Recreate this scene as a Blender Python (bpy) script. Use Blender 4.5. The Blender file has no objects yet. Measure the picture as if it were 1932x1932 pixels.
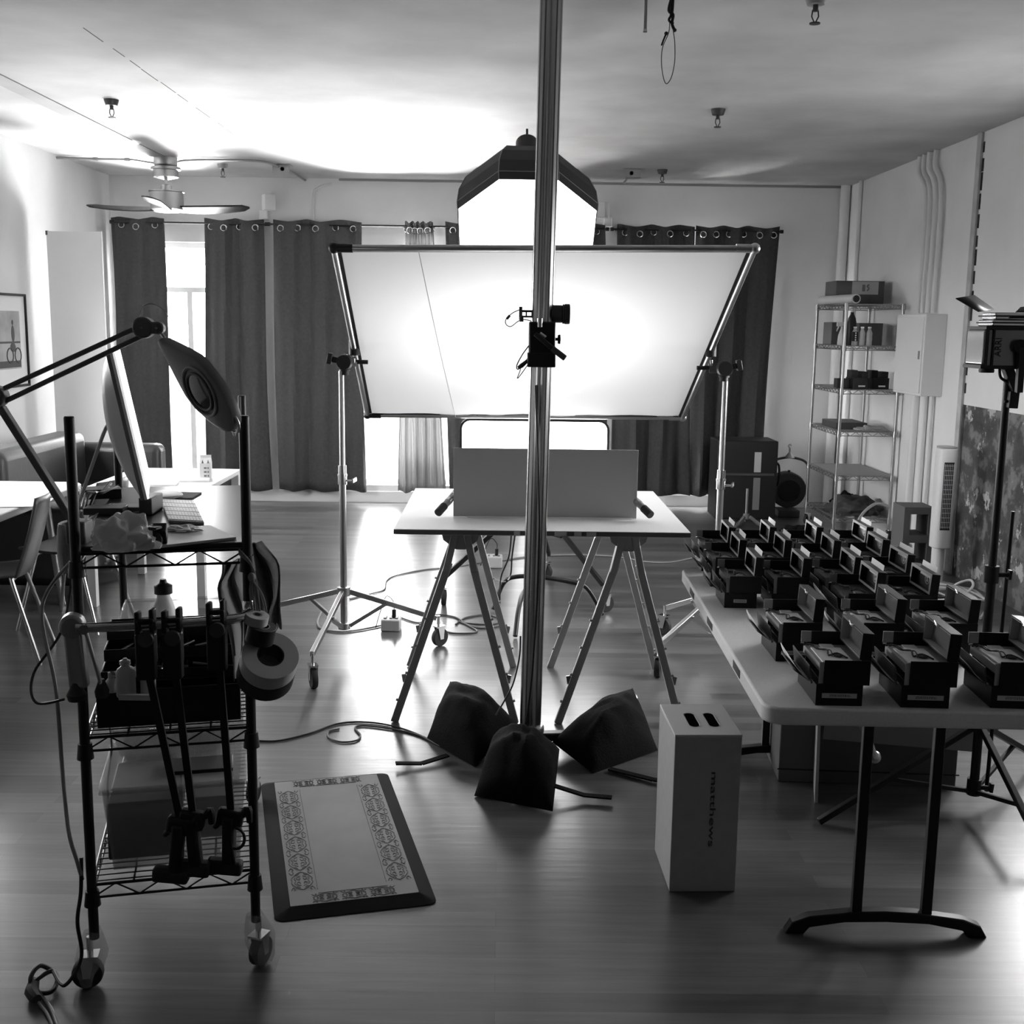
import bpy, math, random
from mathutils import Vector, Matrix, noise
R_ = math.radians
random.seed(7)
sc = bpy.context.scene
COL = sc.collection

# ------------------------------------------------------------------ camera
F = 2150.0; H = 1.72
d = Vector(((949-966)/F, (615-966)/F, 1)).normalized()
r = Vector((1, .014, 0)); r = (r - d*r.dot(d)).normalized()
u = d.cross(r)
if u.y > 0: u = -u
RW = Matrix((r, d, u))                      # camera(x right,y down,z fwd) -> world
cam = bpy.data.cameras.new('camera'); co = bpy.data.objects.new('camera', cam); COL.objects.link(co)
cam.sensor_width = 36; cam.lens = 36*F/1932; cam.clip_start = .02; cam.clip_end = 300
cx = RW @ Vector((1, 0, 0)); cy = RW @ Vector((0, -1, 0)); cz = RW @ Vector((0, 0, -1))
M = Matrix((cx, cy, cz)).transposed().to_4x4(); M.translation = (0, 0, H)
co.matrix_world = M
sc.camera = co

def at(px, py, x=None, y=None, z=None):
    """survey: photograph pixel + one known world coordinate -> world point"""
    v = RW @ Vector(((px-966)/F, (py-966)/F, 1))
    t = x/v.x if x is not None else y/v.y if y is not None else (z-H)/v.z
    return Vector((v.x*t, v.y*t, v.z*t+H))

# ------------------------------------------------------------------ materials
MATS = {}
def mat(name, g, rough=.5, metal=0., var=0., scale=20., bump=0., trans=0., coat=0., emit=0., spec=.5):
    if name in MATS: return MATS[name]
    m = bpy.data.materials.new(name); m.use_nodes = True; MATS[name] = m
    nt = m.node_tree; b = nt.nodes['Principled BSDF']
    b.inputs['Base Color'].default_value = (g, g, g, 1)
    b.inputs['Roughness'].default_value = rough; b.inputs['Metallic'].default_value = metal
    b.inputs['Coat Weight'].default_value = coat
    b.inputs['Specular IOR Level'].default_value = spec
    if emit:
        b.inputs['Emission Color'].default_value = (1, 1, 1, 1); b.inputs['Emission Strength'].default_value = emit
    tc = nt.nodes.new('ShaderNodeTexCoord'); n = nt.nodes.new('ShaderNodeTexNoise')
    n.inputs['Scale'].default_value = scale; n.inputs['Detail'].default_value = 4
    nt.links.new(tc.outputs['Object'], n.inputs['Vector'])
    if var:
        mr = nt.nodes.new('ShaderNodeMapRange')
        mr.inputs['From Min'].default_value = .3; mr.inputs['From Max'].default_value = .7
        mr.inputs['To Min'].default_value = max(0, g*(1-var)); mr.inputs['To Max'].default_value = min(1, g*(1+var))
        nt.links.new(n.outputs['Fac'], mr.inputs['Value'])
        cc = nt.nodes.new('ShaderNodeCombineColor')
        for k in range(3): nt.links.new(mr.outputs[0], cc.inputs[k])
        nt.links.new(cc.outputs[0], b.inputs['Base Color'])
    if bump:
        bp = nt.nodes.new('ShaderNodeBump'); bp.inputs['Strength'].default_value = bump; bp.inputs['Distance'].default_value = .01
        nt.links.new(n.outputs['Fac'], bp.inputs['Height']); nt.links.new(bp.outputs[0], b.inputs['Normal'])
    if trans:
        out = nt.nodes['Material Output']; tl = nt.nodes.new('ShaderNodeBsdfTranslucent'); mx = nt.nodes.new('ShaderNodeMixShader')
        tl.inputs[0].default_value = (g, g, g, 1); mx.inputs[0].default_value = trans
        nt.links.new(b.outputs[0], mx.inputs[1]); nt.links.new(tl.outputs[0], mx.inputs[2]); nt.links.new(mx.outputs[0], out.inputs[0])
    return m
def clear(name, g=.9, amount=.7, rough=.05):
    if name in MATS: return MATS[name]
    m = bpy.data.materials.new(name); m.use_nodes = True; MATS[name] = m; nt = m.node_tree
    b = nt.nodes['Principled BSDF']; b.inputs['Base Color'].default_value = (g, g, g, 1); b.inputs['Roughness'].default_value = rough
    tr = nt.nodes.new('ShaderNodeBsdfTransparent'); tr.inputs[0].default_value = (g, g, g, 1); mx = nt.nodes.new('ShaderNodeMixShader')
    mx.inputs[0].default_value = amount
    nt.links.new(b.outputs[0], mx.inputs[1]); nt.links.new(tr.outputs[0], mx.inputs[2])
    nt.links.new(mx.outputs[0], nt.nodes['Material Output'].inputs[0]); return m

BLACK = mat('black_plastic', .008, .5, spec=.4); BLKM = mat('black_metal', .007, .4, spec=.4); DARK = mat('dark_grey', .05, .5)
BOXB = mat('black_board', .008, .45, spec=.3); FABK = mat('black_fabric', .005, .95, var=.3, scale=120, bump=.3, spec=.15)
CHROME = mat('chrome', .75, .16, 1); ALU = mat('brushed_aluminium', .42, .3, 1); STEEL = mat('steel', .5, .28, 1)
GREY = mat('grey_paint', .32, .5); MID = mat('mid_grey', .2, .5); LGREY = mat('light_grey', .55, .5); WHITE = mat('white_plastic', .8, .4)
PAPER = mat('paper', .85, .8); CARD = mat('cardboard', .22, .85, var=.15, scale=30); CORDM = mat('cord_grey', .25, .6)
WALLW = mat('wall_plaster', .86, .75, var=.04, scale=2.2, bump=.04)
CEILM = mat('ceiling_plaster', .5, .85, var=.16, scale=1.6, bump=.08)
TRIMW = mat('white_trim', .82, .5); RUB = mat('rubber', .02, .7)
CLEAR = clear('clear_plastic', .85, .82); GLASS = clear('window_glass', 1, .93); LENS = clear('lens_glass', .35, .5)
GLOWW = mat('diffusion_front', .9, .7, emit=3.7)
GLOW2 = mat('diffusion_rear', .9, .7, emit=3.5)

def floor_mat():
    m = bpy.data.materials.new('wood_floor'); m.use_nodes = True; nt = m.node_tree; b = nt.nodes['Principled BSDF']; L = nt.links.new
    tc = nt.nodes.new('ShaderNodeTexCoord')
    br = nt.nodes.new('ShaderNodeTexBrick'); L(tc.outputs['Object'], br.inputs['Vector'])
    br.inputs['Scale'].default_value = 1; br.inputs['Brick Width'].default_value = 1.6; br.inputs['Row Height'].default_value = .083
    br.inputs['Mortar Size'].default_value = .0009; br.inputs['Mortar Smooth'].default_value = .3; br.inputs['Bias'].default_value = 0
    br.inputs['Color1'].default_value = (.055,)*3+(1,); br.inputs['Color2'].default_value = (.115,)*3+(1,); br.inputs['Mortar'].default_value = (.05,)*3+(1,)
    br.offset = .37
    mp = nt.nodes.new('ShaderNodeMapping'); mp.inputs['Scale'].default_value = (1.2, 14, 1); L(tc.outputs['Object'], mp.inputs['Vector'])
    n = nt.nodes.new('ShaderNodeTexNoise'); n.inputs['Scale'].default_value = 2.5; n.inputs['Detail'].default_value = 6; L(mp.outputs[0], n.inputs['Vector'])
    n2 = nt.nodes.new('ShaderNodeTexNoise'); n2.inputs['Scale'].default_value = 1.1; n2.inputs['Detail'].default_value = 3; L(tc.outputs['Object'], n2.inputs['Vector'])
    mr = nt.nodes.new('ShaderNodeMapRange'); mr.inputs['From Min'].default_value = .3; mr.inputs['From Max'].default_value = .7
    mr.inputs['To Min'].default_value = .78; mr.inputs['To Max'].default_value = 1.22; L(n.outputs['Fac'], mr.inputs['Value'])
    mx = nt.nodes.new('ShaderNodeMix'); mx.data_type = 'RGBA'; mx.blend_type = 'MULTIPLY'; mx.inputs[0].default_value = 1
    L(br.outputs['Color'], mx.inputs[6]); L(mr.outputs[0], mx.inputs[7]); L(mx.outputs[2], b.inputs['Base Color'])
    m2 = nt.nodes.new('ShaderNodeMapRange'); m2.clamp = False; m2.inputs['From Min'].default_value = .3; m2.inputs['From Max'].default_value = .7
    m2.inputs['To Min'].default_value = .25; m2.inputs['To Max'].default_value = .33; L(n2.outputs['Fac'], m2.inputs['Value']); b.inputs['Roughness'].default_value = .28
    bp = nt.nodes.new('ShaderNodeBump'); bp.inputs['Strength'].default_value = .25; bp.inputs['Distance'].default_value = .002
    L(n.outputs['Fac'], bp.inputs['Height']); L(bp.outputs[0], b.inputs['Normal'])
    b.inputs['Specular IOR Level'].default_value = .6
    return m
def brick_wall_mat():
    m = bpy.data.materials.new('bare_brick_patch'); m.use_nodes = True; nt = m.node_tree; b = nt.nodes['Principled BSDF']; L = nt.links.new
    tc = nt.nodes.new('ShaderNodeTexCoord')
    def nz(s, d=5, r=.6):
        n = nt.nodes.new('ShaderNodeTexNoise'); n.inputs['Scale'].default_value = s; n.inputs['Detail'].default_value = d; n.inputs['Roughness'].default_value = r
        L(tc.outputs['Object'], n.inputs['Vector']); return n
    def ramp(src, stops):
        c = nt.nodes.new('ShaderNodeValToRGB'); e = c.color_ramp.elements
        while len(e) < len(stops): e.new(.5)
        for k, (p, g) in enumerate(stops): e[k].position = p; e[k].color = (g, g, g, 1)
        L(src.outputs['Fac'], c.inputs[0]); return c
    a = ramp(nz(7), [(.3, .035), (.5, .07), (.56, .16), (.62, .2)])
    c = ramp(nz(5, 6, .65), [(.0, 0), (.57, 0), (.6, 1), (1, 1)])
    mx = nt.nodes.new('ShaderNodeMix'); mx.data_type = 'RGBA'; L(c.outputs[0], mx.inputs[0]); L(a.outputs[0], mx.inputs[6]); mx.inputs[7].default_value = (.5, .5, .5, 1)
    L(mx.outputs[2], b.inputs['Base Color']); b.inputs['Roughness'].default_value = .8
    bp = nt.nodes.new('ShaderNodeBump'); bp.inputs['Strength'].default_value = .5; bp.inputs['Distance'].default_value = .02
    L(c.outputs[0], bp.inputs['Height']); L(bp.outputs[0], b.inputs['Normal'])
    return m

# ------------------------------------------------------------------ mesh builder
def wmat(o):
    m = Matrix.Identity(4)
    while o is not None: m = o.matrix_basis @ m; o = o.parent
    return m
class MB:
    def __init__(s): s.v = []; s.f = []
    def add(s, vs, fs, M=None):
        k = len(s.v)
        for p in vs:
            p = Vector(p); s.v.append(M @ p if M else p)
        s.f += [tuple(i+k for i in f) for f in fs]; return s
    def box(s, a, b, M=None):
        x0, y0, z0 = a; x1, y1, z1 = b
        return s.add([(x0,y0,z0),(x1,y0,z0),(x1,y1,z0),(x0,y1,z0),(x0,y0,z1),(x1,y0,z1),(x1,y1,z1),(x0,y1,z1)],
            [(0,3,2,1),(4,5,6,7),(0,1,5,4),(1,2,6,5),(2,3,7,6),(3,0,4,7)], M)
    def bar(s, p, q, w, h, up=(0,0,1), M=None):           # rectangular bar from p to q
        p = Vector(p); q = Vector(q); t = (q-p).normalized(); upv = Vector(up)
        if abs(t.dot(upv)) > .98: upv = Vector((0,1,0)) if abs(t.y) < .9 else Vector((1,0,0))
        a = t.cross(upv).normalized()*w/2; b = a.cross(t).normalized()*h/2
        vs = [p-a-b, p+a-b, p+a+b, p-a+b, q-a-b, q+a-b, q+a+b, q-a+b]
        return s.add(vs, [(0,1,2,3),(7,6,5,4),(1,0,4,5),(2,1,5,6),(3,2,6,7),(0,3,7,4)], M)
    def tube(s, pts, rad, n=8, closed=False, smooth=0, M=None, caps=True):
        pts = [Vector(p) for p in pts]
        if smooth:
            out = []; N = len(pts); rng = N if closed else N-1
            rr = rad if isinstance(rad, (list, tuple)) else None; ro = []
            for i in range(rng):
                g = lambda k: pts[k % N] if closed else pts[max(0, min(N-1, k))]
                a, b, c, e = g(i-1), g(i), g(i+1), g(i+2)
                for j in range(smooth):
                    t = j/smooth
                    out.append(.5*((2*b)+(c-a)*t+(2*a-5*b+4*c-e)*t*t+(3*b-a-3*c+e)*t**3))
                    if rr: ro.append(rr[i]*(1-t)+rr[min(N-1, i+1)]*t)
            if not closed:
                out.append(pts[-1])
                if rr: ro.append(rr[-1])
            pts = out
            if rr: rad = ro
        N = len(pts); vs = []; nrm = None
        for i, p in enumerate(pts):
            if closed: t = (pts[(i+1) % N]-pts[i-1])
            else: t = pts[min(N-1, i+1)]-pts[max(0, i-1)]
            t = t.normalized() if t.length > 1e-9 else Vector((0,0,1))
            if nrm is None:
                nrm = t.orthogonal().normalized()
            nrm = nrm - t*nrm.dot(t)
            nrm = nrm.normalized() if nrm.length > 1e-6 else t.orthogonal().normalized()
            bn = t.cross(nrm); rr = rad[i] if isinstance(rad, (list, tuple)) else rad
            for k in range(n):
                a = 2*math.pi*k/n; vs.append(p+(nrm*math.cos(a)+bn*math.sin(a))*rr)
        fs = []
        for i in range(N if closed else N-1):
            j = (i+1) % N
            for k in range(n):
                k2 = (k+1) % n; fs.append((i*n+k, i*n+k2, j*n+k2, j*n+k))
        if not closed and caps:
            fs.append(tuple(range(n-1, -1, -1))); fs.append(tuple(range((N-1)*n, N*n)))
        return s.add(vs, fs, M)
    def cyl(s, p, q, r0, r1=None, n=16, M=None):
        return s.tube([p, q], [r0, r0 if r1 is None else r1], n=n, M=M)
    def lathe(s, prof, c=(0,0,0), n=28, M=None, ax='z'):
        vs = []; fs = []; c = Vector(c)
        for (rr, z) in prof:
            for k in range(n):
                a = 2*math.pi*k/n; p = Vector((rr*math.cos(a), rr*math.sin(a), z))
                if ax == 'x': p = Vector((p.z, p.x, p.y))
                if ax == 'y': p = Vector((p.x, p.z, -p.y))
                vs.append(p+c)
        for i in range(len(prof)-1):
            for k in range(n):
                k2 = (k+1) % n; fs.append((i*n+k, i*n+k2, (i+1)*n+k2, (i+1)*n+k))
        if prof[0][0] > 1e-5: fs.append(tuple(range(n-1, -1, -1)))
        if prof[-1][0] > 1e-5: fs.append(tuple(range((len(prof)-1)*n, len(prof)*n)))
        return s.add(vs, fs, M)
    def prism(s, poly, z0, z1, M=None):
        n = len(poly); vs = [(x, y, z0) for x, y in poly]+[(x, y, z1) for x, y in poly]
        return s.add(vs, [tuple(range(n-1, -1, -1)), tuple(range(n, 2*n))]+[(i, (i+1) % n, n+(i+1) % n, n+i) for i in range(n)], M)
    def grid(s, fn, nu, nv, M=None, loop=False):
        vs = [fn(i/nu, j/nv) for j in range(nv+1) for i in range(nu+1)]
        fs = [(j*(nu+1)+i, j*(nu+1)+i+1, (j+1)*(nu+1)+i+1, (j+1)*(nu+1)+i) for j in range(nv) for i in range(nu)]
        return s.add(vs, fs, M)
    def ell(s, c, rx, ry, rz, n=16, m=10, M=None):
        vs = []; c = Vector(c)
        for j in range(m+1):
            b = -math.pi/2+math.pi*j/m
            for i in range(n):
                a = 2*math.pi*i/n; vs.append(c+Vector((rx*math.cos(b)*math.cos(a), ry*math.cos(b)*math.sin(a), rz*math.sin(b))))
        fs = [(j*n+i, j*n+(i+1) % n, (j+1)*n+(i+1) % n, (j+1)*n+i) for j in range(m) for i in range(n)]
        return s.add(vs, fs, M)
    def build(s, name, m, parent=None, bevel=0, smooth=True, W=False, label=None, cat=None, group=None, kind=None, solid=0, seg=2):
        vs = s.v; loc = None
        if parent is None:                                # origin at the middle of the base
            xs = [p.x for p in vs]; ys = [p.y for p in vs]; zs = [p.z for p in vs]
            loc = Vector(((min(xs)+max(xs))/2, (min(ys)+max(ys))/2, min(zs))) if kind != 'structure' else Vector((0, 0, 0))
            vs = [p-loc for p in vs]
        elif W:
            iv = wmat(parent).inverted(); vs = [iv @ p for p in vs]
        me = bpy.data.meshes.new(name); me.from_pydata([tuple(p) for p in vs], [], s.f); me.validate(); me.update()
        me.materials.append(m)
        if smooth:
            me.polygons.foreach_set('use_smooth', [True]*len(me.polygons)); me.set_sharp_from_angle(angle=R_(38))
        o = bpy.data.objects.new(name, me); COL.objects.link(o)
        if parent is not None: o.parent = parent
        else: o.location = loc
        if solid:
            md = o.modifiers.new('Solid', 'SOLIDIFY'); md.thickness = solid; md.offset = 0
        if bevel:
            md = o.modifiers.new('Bevel', 'BEVEL'); md.width = bevel; md.segments = seg; md.limit_method = 'ANGLE'; md.angle_limit = R_(40)
        tag(o, label, cat, group, kind); return o
def tag(o, label=None, cat=None, group=None, kind=None):
    if label: o['label'] = label
    if cat: o['category'] = cat
    if group: o['group'] = group
    if kind: o['kind'] = kind
    return o
def thing(name, label, cat, loc=(0,0,0), rz=0, group=None):
    o = bpy.data.objects.new(name, None); COL.objects.link(o); o.location = loc; o.rotation_euler = (0, 0, rz); o.empty_display_size = .1
    return tag(o, label, cat, group)
def dup(root, loc, rz, label, group=None):
    def cp(o, par):
        c = o.copy(); COL.objects.link(c); c.parent = par
        for ch in kids(o): cp(ch, c)
        return c
    kidmap = {}
    for q in list(COL.objects):
        if q.parent: kidmap.setdefault(q.parent.name, []).append(q)
    kids = lambda o: kidmap.get(o.name, [])
    c = cp(root, None); c.location = loc; c.rotation_euler = (0, 0, rz); c['label'] = label
    if group: c['group'] = group
    return c
def text(s_, size, M, m, parent, name='lettering', W=True, ext=.0006, space=1.0):
    cu = bpy.data.curves.new('t', 'FONT'); cu.body = s_; cu.size = size; cu.extrude = ext; cu.align_x = 'CENTER'; cu.align_y = 'CENTER'; cu.space_character = space
    o = bpy.data.objects.new('t', cu); COL.objects.link(o); dg = bpy.context.evaluated_depsgraph_get()
    me = bpy.data.meshes.new_from_object(o.evaluated_get(dg)); bpy.data.objects.remove(o)
    b = MB(); b.add([v.co for v in me.vertices], [tuple(p.vertices) for p in me.polygons], M)
    return b.build(name, m, parent, W=W, smooth=False)
def rrect(x0, x1, y0, y1, r, n=6):
    P = []
    for (cx_, cy_, a0) in ((x1-r, y0+r, -90), (x1-r, y1-r, 0), (x0+r, y1-r, 90), (x0+r, y0+r, 180)):
        for k in range(n+1):
            a = R_(a0+90*k/n); P.append((cx_+r*math.cos(a), cy_+r*math.sin(a)))
    return P
def RZ(a): return Matrix.Rotation(a, 4, 'Z')
def T(*p): return Matrix.Translation(p)

# ------------------------------------------------------------------ room
XL, XR, YB, YF, ZC = -3.70, 3.24, 11.04, -3.2, 3.06
b = MB(); b.box((XL-.2, YF-.2, -.12), (XR+.2, YB+.2, 0)); b.build('floor', floor_mat(), kind='structure', smooth=False)
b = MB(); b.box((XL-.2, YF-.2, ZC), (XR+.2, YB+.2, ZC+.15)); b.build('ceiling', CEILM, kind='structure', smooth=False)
ZS, ZT = .17, 2.46
wx = lambda px: at(px, 700, y=YB).x
OPEN = [(wx(262), wx(452)), (wx(660), wx(880)), (wx(930), wx(1120)), (wx(1200), wx(1420))]
b = MB(); e = XL
for (a0, a1) in OPEN:
    b.box((e, YB, 0), (a0, YB+.2, ZC)); b.box((a0, YB, 0), (a1, YB+.2, ZS)); b.box((a0, YB, ZT), (a1, YB+.2, ZC)); e = a1
b.box((e, YB, 0), (XR, YB+.2, ZC)); b.build('wall_back', WALLW, kind='structure', smooth=False)
LW = [(5.4, 7.9)]                                    # span of the added left window, out of view
b = MB(); b.box((XL-.2, YF, 0), (XL, 6.3, ZC)); b.box((XL-.2, 7.9, 0), (XL, YB, ZC)); b.box((XL-.2, 6.3, 0), (XL, 7.9, .8)); b.box((XL-.2, 6.3, 2.2), (XL, 7.9, ZC))
b.build('wall_left', WALLW, kind='structure', smooth=False)
b = MB(); b.box((XR, YF, 0), (XR+.2, 4.0, ZC)); b.box((XR, 4.0, 1.22), (XR+.2, 4.8, ZC)); b.box((XR, 6.9, 1.22), (XR+.2, 8.0, ZC)); b.box((XR, 4.8, 1.22), (XR+.2, 6.9, 1.4)); b.box((XR, 4.8, 2.35), (XR+.2, 6.9, ZC)); b.box((XR, 8.0, 0), (XR+.2, YB, ZC))
b.build('wall_right', WALLW, kind='structure', smooth=False)
b = MB()
def brk(uu, vv):
    y = 4.0+uu*4.0; z = vv*1.225
    if vv > .99: z += .012*noise.noise(Vector((y*9, 0, 0)))
    return (XR+.012+.008*noise.noise(Vector((y*6, z*6, 3))), y, z)
b.grid(brk, 90, 30); b.box((XR+.03, 4.0, 0), (XR+.2, 8.0, 1.22))
b.build('wall_right_brick', brick_wall_mat(), kind='structure')
b = MB(); b.box((XL, YF-.2, 0), (XR, YF, ZC)); b.build('wall_front', mat('dark_wall', .08, .8), kind='structure', smooth=False)
b = MB(); e = XL
b.box((XL, YB-.015, 0), (XR, YB, .11)); b.build('baseboard_back', TRIMW, kind='structure', bevel=.003)
b = MB(); b.box((XL, 7.5, 0), (XL+.015, YB-.016, .11)); b.build('baseboard_left', TRIMW, kind='structure', bevel=.003)
FRM = mat('window_frame_paint', .7, .5)
def window(n, x0, x1, y, transom=None, mull=True):
    f = MB(); w = .05
    for (a0, a1, c0, c1) in ((x0, x0+w, ZS, ZT), (x1-w, x1, ZS, ZT), (x0+w, x1-w, ZS, ZS+w), (x0+w, x1-w, ZT-w, ZT)):
        f.box((a0, y, c0), (a1, y+.06, c1))
    if transom: f.box((x0+w, y+.003, transom-.025), (x1-w, y+.057, transom+.025))
    if mull: f.box(((x0+x1)/2-.025, y+.006, ZS+w), ((x0+x1)/2+.025, y+.054, (transom or ZT)-.025))
    o = f.build('window_%d' % n, FRM, kind='structure', smooth=False)
    g = MB(); g.box((x0+w-.01, y+.028, ZS+w-.01), (x1-w+.01, y+.032, ZT-w+.01)); g.build('pane', GLASS, o, W=True, smooth=False)
for i, (a0, a1) in enumerate(OPEN): window(i+1, a0, a1, YB+.09, 2.02, i == 0)
f = MB()
for (c0, c1, z0, z1) in ((6.3, 6.36, .8, 2.2), (7.84, 7.9, .8, 2.2), (6.36, 7.84, .8, .86), (6.36, 7.84, 2.14, 2.2), (7.07, 7.13, .86, 2.14)):
    f.box((XL-.12, c0, z0), (XL-.06, c1, z1))
o = f.build('window_5', FRM, kind='structure', smooth=False)  # unseen left window, added to brighten the room
g = MB(); g.box((XL-.092, 6.35, .85), (XL-.088, 7.85, 2.15)); g.build('pane', GLASS, o, W=True, smooth=False)
f = MB()
for (c0, c1, z0, z1) in ((4.8, 4.86, 1.4, 2.35), (6.84, 6.9, 1.4, 2.35), (4.86, 6.84, 1.4, 1.46), (4.86, 6.84, 2.29, 2.35), (5.82, 5.88, 1.46, 2.29)):
    f.box((XR+.06, c0, z0), (XR+.12, c1, z1))
o = f.build('window_6', FRM, kind='structure', smooth=False)  # unseen right window, added to light the left wall and the tabletops
g = MB(); g.box((XR+.088, 4.85, 1.45), (XR+.092, 6.85, 2.3)); g.build('pane', GLASS, o, W=True, smooth=False)
# ceiling trims
b = MB(); b.box((-2.93, 1.5, ZC-.006), (-2.8, 9.75, ZC)); b.build('trim_1', mat('old_joint_strip', .36, .8, var=.1, scale=3), kind='structure', smooth=False)
b = MB()
y = 5.6
while y < 8.6:
    L = random.uniform(.15, .5); xx = -1.965+random.uniform(-.004, .004); b.box((xx, y, ZC-.0015), (xx+.004, y+L, ZC+.001)); y += L+random.uniform(.02, .2)
b.build('trim_2', mat('crack', .08, .9), kind='structure', smooth=False)
b = MB(); b.box((XR-.02, 7.99, 0), (XR, 8.06, ZC)); b.build('trim_3', mat('pier_edge', .5, .7, var=.2, scale=8), kind='structure', bevel=.004)
b = MB()
for k in range(14):
    z0 = 1.3+k*.125; b.box((XR-.004, 7.965+random.uniform(-.004, .006), z0), (XR+.001, 7.988, z0+random.uniform(.06, .12)))
b.build('trim_4', mat('crack2', .03, .9), kind='structure', smooth=False)
b = MB(); b.box((-1.55, YB-.02, ZC-.02), (XR, YB, ZC)); b.build('trim_5', mat('conduit_grey', .3, .5), kind='structure', smooth=False)
# ------------------------------------------------------------------ conduits, boxes, pipes
def pts(lst, **k): return [at(px, py, **k) for px, py in lst]
zc = ZC-.02
c = MB(); P0 = pts([(-60, 240), (0, 268), (50, 287), (90, 296), (180, 300), (240, 301), (283, 307), (300, 307)], z=zc)
c.tube(P0, .010, smooth=6)
for q in (2, 4, 5): c.cyl(P0[q]-Vector((.02, 0, 0)), P0[q]+Vector((.02, 0, 0)), .015)
tag(c.build('ceiling_conduit', mat('conduit_metal', .35, .4, .5)), 'thin metal conduit running along the ceiling from the left edge to the fan', 'conduit')
c = MB(); P0 = pts([(331, 307), (350, 303), (410, 302), (490, 304), (520, 312), (531, 318)], z=zc); c.tube(P0, .010, smooth=6)
tag(c.build('ceiling_conduit', MATS['conduit_metal']), 'thin metal conduit between the ceiling fan and the small junction box right of it', 'conduit')
c = MB(); c.tube(pts([(545, 322), (560, 331), (577, 341)], z=zc), .010, smooth=4)
tag(c.build('ceiling_conduit', MATS['conduit_metal']), 'short slanting metal conduit from the junction box to the back wall', 'conduit')
c = MB(); p = at(577, 343, z=zc); c.tube([Vector((-1.62, YB-.03, ZC-.05)), Vector((-1.74, YB-.02, ZC-.09)), Vector((-1.79, YB-.02, ZC-.2)), Vector((-1.79, YB-.02, 2.2))], .012, smooth=6)
tag(c.build('wall_conduit', TRIMW), 'white conduit bending down the back wall between the two left curtain groups', 'conduit')
def jbox(px, py, sx, label):
    p = at(px, py, z=ZC); t = thing('junction_box', label, 'junction box', (p.x, p.y, ZC-.075))
    b = MB(); b.box((-.065, -.05, 0), (.065, .05, .07)); b.build('housing', mat('galvanised', .45, .4, .6), t, bevel=.004)
    b = MB(); b.box((-.09, -.07, .07), (.09, .07, .075)); b.build('cover_plate', MATS['galvanised'], t)
    b = MB(); b.lathe([(.018, 0), (.018, .006), (0, .008)], c=(sx*.02, -.05, .035), ax='y', n=12); b.build('knockout', DARK, t)
jbox(530, 311, 1, 'small square metal junction box on the ceiling above the third curtain')
jbox(1195, 319, -1, 'small square metal junction box on the ceiling right of the octagonal softbox')
c = MB(); c.tube(pts([(1190, 332), (1178, 344)], z=ZC-.03), .012); c.build('ceiling_conduit', MATS['conduit_metal'], label='stub of conduit from the right junction box down to the back wall', cat='conduit')
def sprinkler(px, py, label, g=DARK):
    p = at(px, py, z=ZC); t = thing('sprinkler', label, 'sprinkler', (p.x, p.y, ZC-.11), group='ceiling sprinklers')
    b = MB(); b.lathe([(.045, .11), (.043, .1), (.035, .075), (.0, .075)], n=20); b.build('escutcheon', g, t)
    b = MB(); b.cyl((0,0,.08), (0,0,.05), .011); b.tube([(-.011,0,.055), (-.014,0,.03), (-.004,0,.01)], .003); b.tube([(.011,0,.055), (.014,0,.03), (.004,0,.01)], .003)
    b.lathe([(.0, .0), (.022, .001), (.022, .006), (0, .008)], n=16); b.build('sprinkler_head', DARK, t)
sprinkler(210, 188, 'dark ceiling sprinkler above the fan, upper left corner')
sprinkler(1355, 206, 'dark ceiling sprinkler right of the column, halfway to the right wall')
sprinkler(1540, -8, 'dark ceiling sprinkler cut by the top edge of the photo, right side', GREY)
sprinkler(420, 310, 'small far sprinkler between the ceiling fan and the left junction box', LGREY)
sprinkler(1250, 320, 'small far sprinkler right of the right junction box')
p = at(236, 267, z=ZC); b = MB(); b.lathe([(.0, ZC-.012), (.1, ZC-.012), (.12, ZC)], c=(p.x, p.y, 0)); b.build('blank_plate', mat('plate_grey', .6, .5), label='round blank plate on the ceiling strip left of the fan', cat='plate')
# ceiling fan
p = at(312, 297, z=ZC); t = thing('ceiling_fan', 'three-bladed metal ceiling fan hanging at the rear left', 'ceiling fan', (p.x, p.y, 2.64))
b = MB(); b.lathe([(.095, .42), (.095, .36), (.085, .35), (.12, .34), (.12, .32), (.1, .315), (.1, .26), (.04, .245), (.02, .24)], n=32); b.build('canopy', mat('brushed_steel', .45, .35, .9), t)
b = MB(); b.cyl((0,0,.25), (0,0,.15), .016); b.lathe([(.03, .2), (.045, .19), (.045, .145), (.04, .14)], n=20); b.build('rod', STEEL, t)
b = MB(); b.lathe([(.02, .155), (.145, .15), (.145, .14), (.135, .137), (.135, -.0), (.1, -.02), (.0, -.03)], n=40); b.build('motor_housing', MATS['brushed_steel'], t)
for k, a in enumerate((R_(3), R_(177), R_(275))):
    def bl(uu, vv, a=a):
        L = .08+uu*.6; wd = (.055+.03*math.sin(uu*math.pi*.9))*(1 if uu < .93 else max(.2, (1-uu)/.07)); w = (vv-.5)*2*wd
        p = Vector((L, w, .005+.045*uu*uu-.02*uu-w*.35*(1-uu*.4))); p.rotate(Matrix.Rotation(a, 3, 'Z')); return p
    b = MB(); b.grid(bl, 24, 6); b.build('blade', BLACK, t, solid=.008)
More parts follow.
